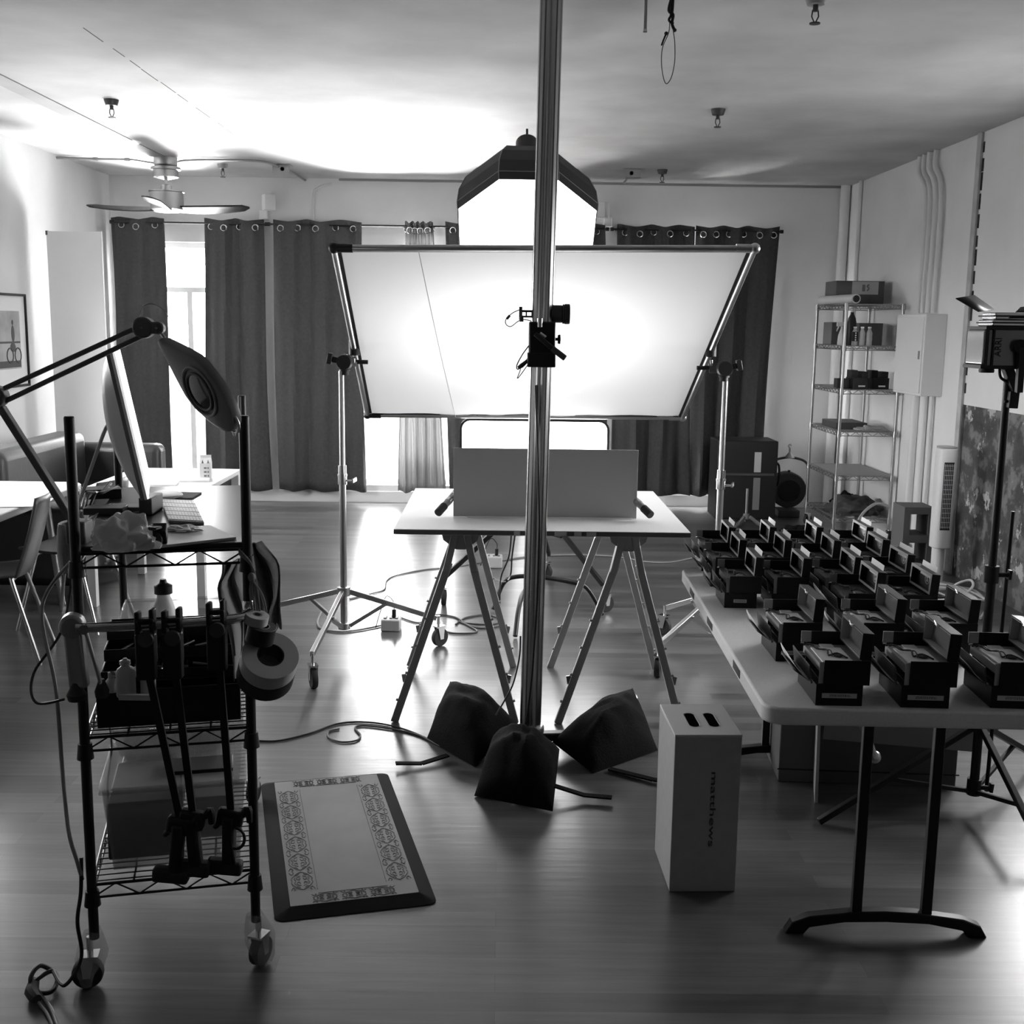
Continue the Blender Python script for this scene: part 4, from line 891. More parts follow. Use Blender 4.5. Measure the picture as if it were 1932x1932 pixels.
b = MB(); b.tube([k0.lerp(k3, .4), flat(240, 968, zt+.004), flat(212, 950, zt+.01), flat(180, 972, zt+.005), flat(160, 980, zt+.004)], .002, smooth=6, n=6); b.build('cable', mat('cord_light', .45, .6), t, W=True)
b = MB(); q = flat(322, 938, zt+.001); b.prism(rrect(q.x-.07, q.x+.075, q.y-.03, q.y+.1, .01), zt, zt+.004); b.build('mouse_pad', RUB, label='black mouse pad on the cart under the white mouse', cat='mouse pad')
q = flat(313, 937, zt+.006); t = thing('computer_mouse', 'white computer mouse with a pale shell on the black pad', 'mouse', (q.x, q.y, zt+.005), R_(20))
b = MB(); b.ell((0, 0, .006), .052, .028, .016, 20, 12); b.build('shell', WHITE, t); b = MB(); b.ell((0, 0, .0042), .054, .0295, .0042, 20, 8); b.build('base', MID, t)
# small drives and boxes
def fbox(px, py, w, dp, h, a, name, m, label, cat, z=None, bev=.002):
    q = at(px, py, z=z or zt); b = MB(); b.box((-w/2, -dp/2, 0), (w/2, dp/2, h), T(q.x, q.y, z or zt) @ RZ(a)); return b.build(name, m, label=label, cat=cat, bevel=bev)
fbox(200, 968, .11, .075, .02, .1, 'hard_drive', DARK, 'small dark drive box on the cart left of the monitor foot', 'hard drive')
fbox(244, 961, .12, .07, .012, 0, 'slim_box', MID, 'slim grey box behind the cables on the cart top, right of the small dark drive', 'box')
fbox(190, 938, .12, .09, .03, .4, 'power_adapter', BLACK, 'black adapter under the tangle of cables at the foot of the monitor', 'adapter')
fbox(315, 1013, .0, .0, .0, 0, 'x', DARK, '', '') if False else None
kb = [flat(290, 1036, zt), flat(446, 1018, zt), flat(396, 995, zt), flat(285, 1005, zt)]
b = MB(); b.add([v for v in kb]+[v+Vector((0, 0, .007)) for v in kb], [(3,2,1,0), (4,5,6,7)]+[(i, (i+1) % 4, 4+(i+1) % 4, 4+i) for i in range(4)]); b.build('clipboard', mat('board_brown', .22, .45), label='flat grey board lying at the front edge of the cart top', cat='board', bevel=.001)
t = thing('tape_gun', 'black tape dispenser lying on the front of the cart top, right of the crumpled paper', 'tape dispenser', flat(290, 1022, zt))
b = MB(); b.bar(flat(230, 992, zt+.05), flat(300, 997, zt+.05), .03, .008); b.bar(flat(300, 995, zt+.05), flat(303, 1018, zt+.015), .035, .035); b.bar(flat(252, 993, zt+.045), flat(252, 1005, zt+.01), .012, .012); b.build('frame', BLACK, t, W=True, bevel=.003)
b = MB(); q = flat(291, 1016, zt+.022); b.lathe([(.022, -.013), (.022, .013), (.0, .013)], c=q, ax='y', n=20); b.build('roll', BLACK, t, W=True)
def crump(cx_, cy_, cz0, rx, ry, rz, sd, name, label, cat, m=PAPER, M=None):
    b = MB()
    def fn(uu, vv):
        a = uu*2*math.pi; e = vv*math.pi/2; p = Vector((math.cos(a)*math.cos(e), math.sin(a)*math.cos(e), math.sin(e)))
        k = 1+.45*noise.noise(p*1.8+Vector((sd, 0, 0)))+.28*noise.noise(p*4+Vector((sd, 5, 0)))
        return Vector((cx_+p.x*rx*k, cy_+p.y*ry*k, cz0+.001+max(0, p.z*rz*k)))
    b.grid(fn, 60, 30); return b.build(name, m, label=label, cat=cat)
q = flat(228, 1036, zt); crump(q.x, q.y, zt, .085, .05, .075, 3, 'crumpled_paper', 'crumpled pale paper towel on the front left of the cart top', 'paper towel', mat('tissue', .75, .9))
q = flat(345, 1000, zt+.008); crump(q.x, q.y, zt+.0075, .045, .03, .012, 8, 'crumpled_paper', 'thin crumpled tissue lying on the grey board in front of the keyboard', 'paper towel', MATS['tissue'])
t = thing('cable_tangle', 'tangle of black cables behind the monitor on the cart top', 'cables', flat(190, 925, zt))
rnd = random.Random(4)
for k in range(7):
    b = MB(); P_ = [flat(150+rnd.uniform(0, 20), 960, zt+.01), flat(165+rnd.uniform(-5, 20), 930, zt+rnd.uniform(.02, .06)), flat(190+rnd.uniform(-8, 12), 930, zt+rnd.uniform(.02, .07)), flat(215+rnd.uniform(-10, 20), 905+rnd.uniform(0, 15), zt+rnd.uniform(.01, .05))]
    b.tube(P_, .0032, smooth=8, n=6); b.build('cable', BLACK if k % 3 else CORDM, t, W=True)
# magnifier lamp
AR = mat('lamp_grey', .12, .42); ym = 2.92
A = lambda px, py, y=ym: at(px, py, y=y)
t = thing('magnifier_lamp', 'grey articulated magnifier lamp clamped to the left side of the cart', 'magnifier lamp', A(140, 1000))
b = MB(); b.bar(A(2, 768), A(140, 985), .018, .026, up=(0, 1, 0)); b.build('lower_arm', AR, t, W=True, bevel=.003)
for (p, q, nm) in (((8, 733), (262, 617), 'upper_rod'), ((10, 757), (268, 634), 'lower_rod')):
    b = MB(); b.bar(A(*p), A(*q), .012, .0115, up=(0, 1, 0)); b.build(nm, AR, t, W=True, bevel=.002)
b = MB(); q = A(-6, 748); b.cyl(q-Vector((0, .02, 0)), q+Vector((0, .02, 0)), .027, n=20); b.build('elbow_joint', AR, t, W=True, bevel=.004)
b = MB(); q = A(272, 618); q2 = A(299, 619); b.cyl(q-Vector((0, .018, 0)), q+Vector((0, .018, 0)), .027, n=24); b.cyl(q2-Vector((0, .014, 0)), q2+Vector((0, .014, 0)), .016, n=20); b.bar(q, q2, .034, .03, up=(0, 0, 1)); nk = b.build('neck_joint', AR, t, W=True, bevel=.005)
for e in (q, q2): b = MB(); b.cyl(e-Vector((0, .021, 0)), e-Vector((0, .017, 0)), .003, n=8); b.build('screw', STEEL, nk, W=True)
b = MB(); b.cyl(A(303, 628), A(316, 645), .004); b.build('neck_pin', STEEL, t, W=True)
h0, h1 = A(302, 640, 2.90), A(447, 806, 2.80); ax = (h1-h0); hc = h0+ax*.58; axn = ax.normalized()
face = Vector((-.55, -.72, -.45)); face = (face-axn*face.dot(axn)).normalized(); sd = axn.cross(face).normalized()
L = ax.length
def hout(k, n=40, s=1.):
    a = 2*math.pi*k/n; c_, s_ = math.cos(a), math.sin(a)
    w = .08*s
    xx = (L*.5)*c_*s; yy = w*s_*(1 if c_ > -.1 else max(.42, 1-(-c_-.1)*.72))
    return h0+ax*.5+axn*xx+sd*yy
b = MB(); n = 40; rings = []
for (s, off) in ((.90, .012), (.985, .008), (1.0, -.004), (.96, -.018), (.7, -.026)): rings += [hout(k, n, s)+face*off for k in range(n)]
m_ = 5; b.add(rings, [(j*n+k, j*n+(k+1) % n, (j+1)*n+(k+1) % n, (j+1)*n+k) for j in range(m_-1) for k in range(n)]+[tuple(range(n-1, -1, -1)), tuple(range((m_-1)*n, m_*n))]); hd = b.build('lamp_head', AR, t, W=True)
def ringpts(rr, off, n=32): return [hc+(axn*math.cos(2*math.pi*k/n)*rr*1.05+sd*math.sin(2*math.pi*k/n)*rr)+face*off for k in range(n)]
b = MB(); b.tube(ringpts(.062, .013), .005, closed=True, n=8); b.build('lens_rim', mat('rim_grey', .2, .35), hd, W=True)
b = MB(); P_ = ringpts(.047, .0145); b.tube(P_, .004, closed=True, n=8); b.build('inner_rim', AR, hd, W=True)
b = MB(); P_ = ringpts(.046, .014); b.add([hc+face*.02]+P_, [(0, k+1, (k+1) % 32+1) for k in range(32)]); b.build('lens', mat('lens_dark', .006, .08), hd, W=True)
b = MB(); e = h1-axn*.03; b.tube([e+sd*.035*math.sin(a*.5)*1.0+axn*(.04*abs(math.cos(a*.5))*0+.03*math.sin(a*.52))-face*0 for a in range(7)], .003, smooth=3); b.tube([h1+sd*.035-axn*.035, h1+sd*.02+axn*.002, h1-sd*.012+axn*.004, h1-sd*.03-axn*.02], .0042, smooth=5); b.build('handle_loop', STEEL, hd, W=True)
b = MB(); b.tube([A(262, 598), A(268, 582), A(282, 573), A(300, 578), A(315, 592), A(322, 615), A(321, 640)], .0011, smooth=6, n=5); b.build('power_cord', MID, t, W=True)
b = MB(); q = A(146, 1003, 2.83); b.box((q.x-.02, q.y-.03, q.z-.03), (q.x+.03, q.y+.03, q.z+.03)); b.cyl(q+Vector((0, 0, .02)), A(142, 980), .012); b.cyl(q-Vector((0, 0, .03)), q-Vector((0, 0, .07)), .006); b.build('table_clamp', AR, t, W=True, bevel=.005)
# grey bag and hanging cables on the left side of the cart
b = MB(); q = C(-.03, .25, 1.19)
b.grid(lambda uu, vv: q+Vector((.03*math.cos(uu*6.283)*(.6+.6*vv*(1-vv)*2)-.02, .045*math.sin(uu*6.283), -.13*vv-.0)), 16, 8); b.build('cloth_bag', GREY, label='small grey cloth hanging on the left post of the cart under the lamp clamp', cat='cloth', solid=.004)
def hang(P_, m, lab, rr=.0035):
    b = MB(); b.tube([Vector(p) for p in P_], rr, smooth=8, n=7); return b.build('hanging_cable', m, label=lab, cat='cable')
hang([C(-.02, .1, 1.12), C(-.10, .1, 1.0), C(-.07, .05, .8), C(-.06, .02, .6), C(-.045, -.03, .45), C(-.03, -.02, .36), C(-.022, .0, .30)], CORDM, 'pale cable hanging outside the left front post of the cart', .005)
hang([C(-.02, .15, 1.15), C(-.05, .1, .95), C(-.12, .05, .84), C(-.11, .0, .78), C(-.04, -.02, .79)], BLACK, 'black cable looping out left of the cart at rail height')
hang([C(-.022, .0, .36), C(-.026, -.012, .27), C(-.035, -.03, .2), C(-.03, -.03, .1), C(-.07, -.05, .04), at(100, 1832, z=.03)], BLACK, 'black cable running down the cart leg to the plug on the floor', .005)
hang([C(.01, .35, .66), C(.03, .3, .55), C(.02, .25, .45), C(.03, .2, .33)], mat('cord_mid', .1, .5), 'thin dark cord hanging inside the cart below the tool box', .003)
# floor plug bundle
t = thing('cord_plug', 'coiled black cord and plug lying on the floor at the lower left corner', 'cord', Vector((-1.21, 2.72, 0)))
G0 = lambda px, py, z: at(px, py, z=z)
b = MB(); b.tube([G0(100, 1832, .02), G0(75, 1822, .05), G0(58, 1845, .04), G0(66, 1870, .015), G0(95, 1872, .015), G0(108, 1850, .02), G0(98, 1832, .03), G0(70, 1848, .03), G0(60, 1862, .02)], .006, smooth=8, n=8); b.build('loop', BLACK, t, W=True)
b = MB(); b.tube([G0(64, 1852, .02), G0(60, 1872, .02), G0(70, 1885, .02)], [.014, .018, .012], smooth=4); b.build('plug', RUB, t, W=True)
b = MB(); b.tube([G0(66, 1862, .03), G0(80, 1882, .01), G0(97, 1905, .006), G0(112, 1945, .006)], .0048, smooth=6, n=8); b.tube([G0(62, 1872, .03), G0(72, 1890, .01), G0(90, 1915, .006), G0(102, 1945, .006)], .004, smooth=6, n=8); b.build('cord', MID, t, W=True)

# middle shelf: open tool box with stepped trays, bottles, bin
zs = SHZ[1]+.0015; TB = mat('tool_box_black', .015, .4)
t = thing('tool_box', 'open black cantilever tool box with stepped trays on the middle shelf of the cart', 'tool box', C(.205, .17, zs), CY)
b = MB()
def tray(x0, x1, y0, y1, z0, z1, th=.004):
    b.box((x0, y0, z0), (x1, y1, z0+th)); b.box((x0, y0, z0+th), (x1, y0+th, z1)); b.box((x0, y1-th, z0+th), (x1, y1, z1)); b.box((x0, y0+th, z0+th), (x0+th, y1-th, z1)); b.box((x1-th, y0+th, z0+th), (x1, y1-th, z1))
tray(-.18, .18, -.12, .16, 0, .10); b.build('base', TB, t, bevel=.002)
for i in range(3):
    b = MB(); y0 = -.07+.085*i; z0 = .103+.035*i; tray(-.172, .176, y0, y0+.11, z0, z0+.032)
    for k in range(4): x = -.11+.075*k; b.box((x, y0+.004, z0+.004), (x+.003, y0+.106, z0+.028))
    b.build('tray', TB, t, bevel=.001)
rnd = random.Random(9)
for i in range(16):
    k = rnd.randrange(3); y0 = -.06+.085*k; z0 = .103+.035*k; x = rnd.uniform(-.13, .15); a = rnd.uniform(0, 3.1); l = rnd.uniform(.02, .045)
    b = MB(); p = Vector((x, y0+.03, z0+.014+.014)); v = Vector((math.cos(a)*l, math.sin(a)*.02, .003)); b.cyl(p-v, p+v, .0035, n=8); q = C(.205, .17, zs)
    b.v = [T(*q) @ RZ(CY) @ w_ for w_ in b.v]; b.build('screwdriver', (STEEL, DARK, MID)[i % 3], label='small tool lying in the stepped trays of the open tool box', cat='tool', group='small tools in the tool box trays')
def bottle(p, r, h, neck, m, capm, label, capn='cap', shape=0):
    t = thing('bottle', label, 'bottle', p); b = MB(); b.lathe([(r*.9, 0), (r, .004), (r, h*.62), (r*.85, h*.72), (neck, h*.8), (neck, h*.86)], n=20); b.build('body', m, t)
    b = MB(); b.lathe([(neck*1.35, h*.84), (neck*1.35, h*.93), (neck*.6, h*.96), (neck*.45, h)], n=16); b.build(capn, capm, t)
FRO = clear('frosted_plastic', .7, .3, .4)
bottle(C(.105, -.005, zs+.10), .024, .10, .010, FRO, WHITE, 'small clear bottle with white cap standing left in the tool box')
bottle(C(.158, .0, zs+.10), .019, .115, .008, mat('milky', .5, .4), WHITE, 'slim milky square-shouldered bottle right of the small clear bottle')
bottle(C(.165, .58, zs+.001), .034, .27, .02, FRO, BLACK, 'frosted bottle with a rounded black cap behind the chrome rail')
bottle(C(.10, .4, zs+.001), .028, .19, .014, mat('milky', .5, .4), WHITE, 'white capped bottle behind the left end of the tool box')
t = thing('pump_jar', 'small clear pump jar at the front left corner of the tool box', 'jar', C(.065, -.055+.1, zs+.10)); 
b = MB(); b.lathe([(.018, -.0), (.02, .01), (.014, .028), (.008, .035), (.008, .05), (.0, .052)], n=16); b.build('body', FRO, t)
b = MB(); b.cyl((-.0, 0, .05), (.016, -.012, .048), .004); b.build('spout', DARK, t)
q = C(.12, .05, zs+.1); crump(q.x, q.y+.0, zs+.137, .045, .03, .02, 12, 'crumpled_paper', 'small crumpled white paper on the tool box tray between the bottles', 'paper towel', MATS['tissue'])
b = MB(); b.bar(C(.09, -.03, zs+.108), C(.18, -.04, zs+.104), .012, .014); b.build('marker_pen', LGREY, label='thick pale marker lying along the front rim of the tool box', cat='marker')
t = thing('storage_bin', 'clear plastic bin at the back of the middle shelf behind the tool box', 'bin', C(.2, .78, zs), CY)
def bin_(t, w, dp, h, m=CLEAR):
    b = MB(); th = .003; x0, x1, y0, y1 = -w/2, w/2, -dp/2, dp/2
    b.add([(x0*.9, y0*.9, 0), (x1*.9, y0*.9, 0), (x1*.9, y1*.9, 0), (x0*.9, y1*.9, 0), (x0, y0, h), (x1, y0, h), (x1, y1, h), (x0, y1, h)], [(0,3,2,1), (0,1,5,4), (1,2,6,5), (2,3,7,6), (3,0,4,7)]); b.build('bin_body', m, t, solid=.003, smooth=False)
    b = MB(); b.tube([(x0-.004, y0-.004, h), (x1+.004, y0-.004, h), (x1+.004, y1+.004, h), (x0-.004, y1+.004, h)], .006, closed=True, n=8); b.build('rim', m, t)
bin_(t, .36, .42, .11)
# lower shelf: large clear bins with dark contents
zl = SHZ[2]+.0015
t = thing('storage_bin', 'large clear plastic bin on the lowest shelf of the cart, front', 'bin', C(.21, .27, zl), CY); bin_(t, .36, .45, .225)
b = MB(); b.prism(rrect(-.19, .19, -.235, .235, .02), .2315, .238); b.build('bin_lid', CLEAR, t, bevel=.002)
t = thing('storage_bin', 'large clear plastic bin on the lowest shelf of the cart, at the back', 'bin', C(.21, .79, zl), CY); bin_(t, .36, .46, .24)
for (x, y, z, w, dp, h, m, nm, lab, cat) in ((.12, .26, zl+.005, .18, .3, .16, BLACK, 'tool_pouch', 'black pouch inside the front clear bin, left side', 'pouch'), (.295, .30, zl+.005, .12, .2, .12, MID, 'parts_box', 'grey box inside the front clear bin, right side', 'box'),
    (.12, .78, zl+.005, .1, .2, .11, DARK, 'parts_box', 'dark box inside the rear clear bin, left', 'box'), (.25, .8, zl+.005, .11, .2, .13, MID, 'parts_box', 'grey box inside the rear clear bin, right', 'box')):
    b = MB(); b.box((x-w/2, y-dp/2, z), (x+w/2, y+dp/2, z+h)); b.v = [CM @ w_ for w_ in b.v]; b.build(nm, m, label=lab, cat=cat, bevel=.006)
t = thing('storage_bin', 'shallow clear plastic tray stacked on the lid of the front clear bin', 'bin', C(.19, .36, zl+.239), CY); bin_(t, .30, .22, .075)
b = MB(); b.box((.19, .09, zl+.2395), (.36, .19, zl+.25)); b.v = [CM @ w_ for w_ in b.v]; b.build('flat_case', BLACK, label='flat black case lying on the lid of the front clear bin', cat='case', bevel=.002)
# towels, string and tape rolls on the right post
def cloth(P_, w, lab, m, nm='towel'):
    b = MB()
    def fn(uu, vv):
        k = vv*(len(P_)-1); i = min(len(P_)-2, int(k)); f_ = k-i; p = Vector(P_[i]).lerp(Vector(P_[i+1]), f_)
        return p+Vector(((uu-.5)*w[0]*(1-.3*abs(vv-.5))+.006*math.sin(vv*9+uu*5), .012*math.sin(uu*14+vv*3)+(uu-.5)*w[1], .008*math.sin(uu*11)*vv))
    b.grid(fn, 20, 14); b.build(nm, m, label=lab, cat='towel', solid=.004)
q = C(CW, .0, 0)
cloth([C(CW+.01, .03, 1.16), C(CW+.04, .05, 1.10), C(CW+.055, .05, 1.0), C(CW+.05, .05, .93)], (.06, .05), 'dark grey towel hanging outside the right front post of the cart', mat('towel_dark', .07, .9, var=.2, scale=60))
cloth([C(CW-.03, .12, 1.10), C(CW-.045, .12, 1.04), C(CW-.02, .12, .93), C(CW-.012, .12, .78)], (.05, .1), 'light cloth hanging inside the right front post of the cart', mat('towel_light', .22, .9))
t = thing('twine', 'knotted string tied round the right front post, holding tape rolls', 'string', C(CW, -.02, .95))
for k in range(4):
    b = MB(); b.tube([C(CW-.02, -.015, 1.155-.004*k), C(CW+.012, -.026, 1.11), C(CW+.005+.006*k, -.03, 1.05), C(CW+.015+.005*k, -.035, .96), C(CW+.02, -.04, .93)], .0028, smooth=6, n=6); b.build('strand', mat('string', .22, .9), t, W=True)
b = MB(); b.ell(C(CW+.01, -.032, 1.085), .01, .01, .012); b.tube([C(CW+.01, -.035, 1.08), C(CW+.035, -.04, 1.04), C(CW+.045, -.04, .995)], .0028, smooth=5, n=6); b.build('knot', MATS['string'], t, W=True)
def roll(c, axd, r, ri, w, m, mc, label, wt=None):
    axd = Vector(axd).normalized(); t = thing('tape_roll', label, 'tape roll', c); R3 = axd.to_track_quat('Z', 'Y').to_matrix().to_4x4(); M_ = T(*c) @ R3
    b = MB(); b.lathe([(ri, -w/2), (r, -w/2), (r, w/2), (ri, w/2), (ri, -w/2)], n=36, M=M_); b.f = [f for f in b.f if len(f) == 4]; b.build('tape', m, t, W=True, bevel=.001)
    b = MB(); b.lathe([(ri-.003, -w/2), (ri-.0001, -w/2), (ri-.0001, w/2), (ri-.003, w/2), (ri-.003, -w/2)], n=30, M=M_); b.f = [f for f in b.f if len(f) == 4]; b.build('core', mc, t, W=True)
GT = mat('white_tape', .5, .6); BT = mat('black_tape', .012, .5)
yr = 2.80; rr_ = lambda px, py: at(px, py, y=yr)
axd = Vector((.3, -.62, .8))
roll(rr_(484, 1167), (.25, -.15, 1), .030, .012, .024, GT, CARD, 'small white tape roll, topmost of the rolls hanging on the right post')
roll(rr_(492, 1195), (.25, -.15, 1), .036, .02, .045, BT, CARD, 'black tape roll hanging under the small white roll')
roll(rr_(508, 1246), axd, .072, .034, .05, GT, BLACK, 'big white tape roll hanging at the right post of the cart')
roll(rr_(508, 1246)-axd.normalized()*.052, axd, .073, .034, .05, BT, CARD, 'big black tape roll hanging below the big white tape roll')

# ------------------------------------------------------------------ desk by the window with carton
t = thing('desk', 'white desk by the bright window, seen behind the cart', 'desk', (-2.14, 7.25, 0))
b = MB(); b.box((-.36, -.5, .70), (.36, .5, .73)); b.build('desktop', WHITE, t, bevel=.003)
for (x, y) in ((-.33, -.47), (.33, -.47), (.33, .47), (-.33, .47)):
    b = MB(); b.box((x-.025, y-.025, 0), (x+.025, y+.025, .70)); b.build('leg', WHITE, t, bevel=.002)
b = MB(); b.box((-.3, -.46, .65), (.3, -.44, .70)); b.build('apron', WHITE, t)
q = at(389, 904, z=.73); t = thing('milk_carton', 'small gable-top milk carton with triangle marks on the white desk', 'carton', (q.x, q.y, .7305), R_(8))
b = MB(); b.box((-.035, -.035, 0), (.035, .035, .105)); b.add([(-.035, -.035, .105), (.035, -.035, .105), (.035, .035, .105), (-.035, .035, .105), (-.035, 0, .14), (.035, 0, .14)], [(0,1,5,4), (2,3,4,5), (1,2,5), (3,0,4)]); b.box((-.035, -.002, .138), (.035, .002, .155)); b.build('carton_body', mat('carton_white', .7, .5), t, smooth=False)
b = MB()
for x in (-.022, .012): b.add([(x, -.0362, .105), (x+.014, -.0362, .105), (x+.007, -.0362, .13)], [(0, 1, 2)])
for k in range(3): b.box((-.008+.0*k, -.0362, .02+.025*k), (.008, -.0352, .03+.025*k)); b.box((.014, -.0362, .02+.025*k), (.022, -.0352, .03+.025*k))
b.build('printed_mark', mat('print_grey', .15, .6), t, smooth=False)
for (px, py, w, h, nm, lab) in ((350, 906, .3, .2, 'paper_stack', 'stack of white papers on the white desk left of the milk carton'), (300, 915, .22, .16, 'notebook', 'flat pale notebook on the near left of the white desk')):
    q = at(px, py, z=.73); b = MB(); b.box((-w/2, -h/2, 0), (w/2, h/2, .012), T(q.x, q.y, .7305) @ RZ(.15)); b.build(nm, PAPER, label=lab, cat='papers', bevel=.001)
# ------------------------------------------------------------------ white meeting table, chairs, laptop
t = thing('meeting_table', 'large white table at the left edge behind the cart', 'table', (-3.09, 6.1, 0))
b = MB(); b.prism(rrect(-.58, .55, -.9, .85, .12), .70, .74); b.build('tabletop', mat('table_white', .42, .35), t, bevel=.005)
for (x, y) in ((-.5, -.75), (.42, -.72), (.42, .7), (-.5, .7)):
    b = MB(); b.cyl((x, y, 0), (x*.9, y*.9, .70), .02); b.build('leg', STEEL, t)
q = at(10, 872, z=.80); t = thing('laptop', 'dark open laptop seen edge-on at the left photo edge on the white table', 'laptop', (q.x-.05, 6.5, .7405))
b = MB(); b.box((-.16, -.12, 0), (.16, .12, .012)); b.build('keyboard_base', DARK, t, bevel=.003)
b = MB(); b.box((-.16, .1, .012), (.16, .108, .2), Matrix.Rotation(R_(-8), 4, 'X')); b.build('screen_panel', BLACK, t, bevel=.003)
q = at(25, 950, z=.74); b = MB(); b.box((-.18, -.14, 0), (.18, .14, .004), T(q.x, q.y, .7405) @ RZ(.2)); b.build('paper_sheet', PAPER, label='large pale paper sheet on the near corner of the white table', cat='paper')
def shell_chair(loc, rz, label, m):
    t = thing('shell_chair', label, 'chair', loc, rz)
    def sh(uu, vv):
        x = (uu-.5)*2
        if vv < .5: v = vv/.5; w = .20+.01*v; return Vector((x*w, -.22+.40*v, .455-.02*math.sin(math.pi*v)+.015*x*x))
        v = (vv-.5)/.5; w = .21-.035*v*v; a = v
        return Vector((x*w, .18+.06*math.sin(a*1.3)+.05*a-.035*x*x, .455+.03*a+.36*a**1.1))
    b = MB(); b.grid(sh, 14, 26); b.build('seat_shell', m, t, solid=.012)
    for (x, y, ex, ey) in ((-.15, -.14, -.22, -.24), (.15, -.14, .22, -.24), (-.15, .12, -.21, .24), (.15, .12, .21, .24)):
        b = MB(); b.tube([(x*.5, y, .43), (x*.95, y, .43), (x*1.08, y*1.05, .40), (ex, ey, 0)], .011, smooth=5, n=10); b.build('leg', CHROME, t)
    return t
WOODC = mat('chair_shell', .07, .35)
shell_chair((-2.59, 5.72, 0), R_(-78), 'moulded grey chair with chrome legs facing left towards the white table, nearest the photo edge', WOODC)
shell_chair((-2.42, 6.38, 0), R_(-100), 'second moulded chair behind the first, half hidden by the cart post', WOODC)
# sofa
LEA = mat('black_leather', .018, .42, bump=.1, scale=30, spec=.6)
t = thing('sofa', 'black leather sofa along the left wall in the rear corner', 'sofa', (-3.0, 7.9, 0))
b = MB(); b.box((-.36, -.8, .1), (.38, .68, .42)); b.build('seat_base', LEA, t, bevel=.04, seg=3)
b = MB(); b.box((-.37, -.78, .42), (-.12, .68, .90)); b.build('backrest', LEA, t, bevel=.07, seg=4)
for k in range(2):
    b = MB(); b.box((-.12, -.78+.73*k, .42), (.38, -.06+.73*k, .53)); b.build('seat_cushion', LEA, t, bevel=.04, seg=3)
for (y0, y1) in ((-.98, -.8), (.68, .88)):
    b = MB(); b.box((-.36, y0, .08), (.42, y1, .80 if y0 > 0 else .6)); b.build('armrest', LEA, t, bevel=.06, seg=4)
for (x, y) in ((-.3, -.9), (.34, -.9), (.34, .8), (-.3, .8)):
    b = MB(); b.cyl((x, y, 0), (x, y, .1), .02); b.build('leg', STEEL, t)
# white leaning board
t = thing('foam_board', 'tall white foam board standing upright in the rear left corner', 'board', (-3.39, 9.3, 0))
zt2 = at(150, 437, y=9.3).z
b = MB(); b.box((-.235, -.012, 0), (.2, .012, zt2)); b.build('panel', mat('foam_white', .8, .6), t, bevel=.002)
b = MB(); b.box((-.24, -.016, zt2-.03), (-.225, .016, zt2+.003)); b.build('corner_clip', DARK, t)
# framed picture on the left wall
t = thing('picture_frame', 'thin black framed grey photograph of a person on a motorcycle, on the left wall', 'picture', (XL+.003, 8.55, 1.21))
y0, y1, z0, z1 = -.5, .4, 0, .70
b = MB()
for (a, c) in (((y0, z0), (y1, z0+.018)), ((y0, z1-.018), (y1, z1)), ((y0, z0+.018), (y0+.018, z1-.018)), ((y1-.018, z0+.018), (y1, z1-.018))): b.box((0, a[0], a[1]), (.025, c[0], c[1]))
b.build('frame', BLACK, t)
b = MB(); b.box((.002, y0+.018, z0+.018), (.012, y1-.018, z1-.018)); b.build('mount', mat('mount_white', .8, .6), t)
b = MB(); b.box((.012, y0+.12, z0+.14), (.0135, y1-.12, z1-.13)); pr = b.build('print', mat('print_bg', .4, .6, var=.35, scale=3), t)
b = MB(); X0 = .0137
for (cy_, cz0, rr, off) in ((.08, .24, .055, 0), (.22, .24, .055, 0)): b.tube([(X0, cy_+rr*math.cos(a*.4488), cz0+rr*math.sin(a*.4488)) for a in range(14)], .006, closed=True, n=5)
b.ell((X0, .14, .3), .002, .05, .035); b.ell((X0, .15, .4), .002, .03, .065); b.ell((X0, .15, .485), .002, .016, .02); b.box((X0, -.3, .33), (X0+.001, .27, .345)); b.box((X0, -.37, .15), (X0+.001, .27, .2)); b.build('print_figure', mat('print_dark', .05, .6), pr)

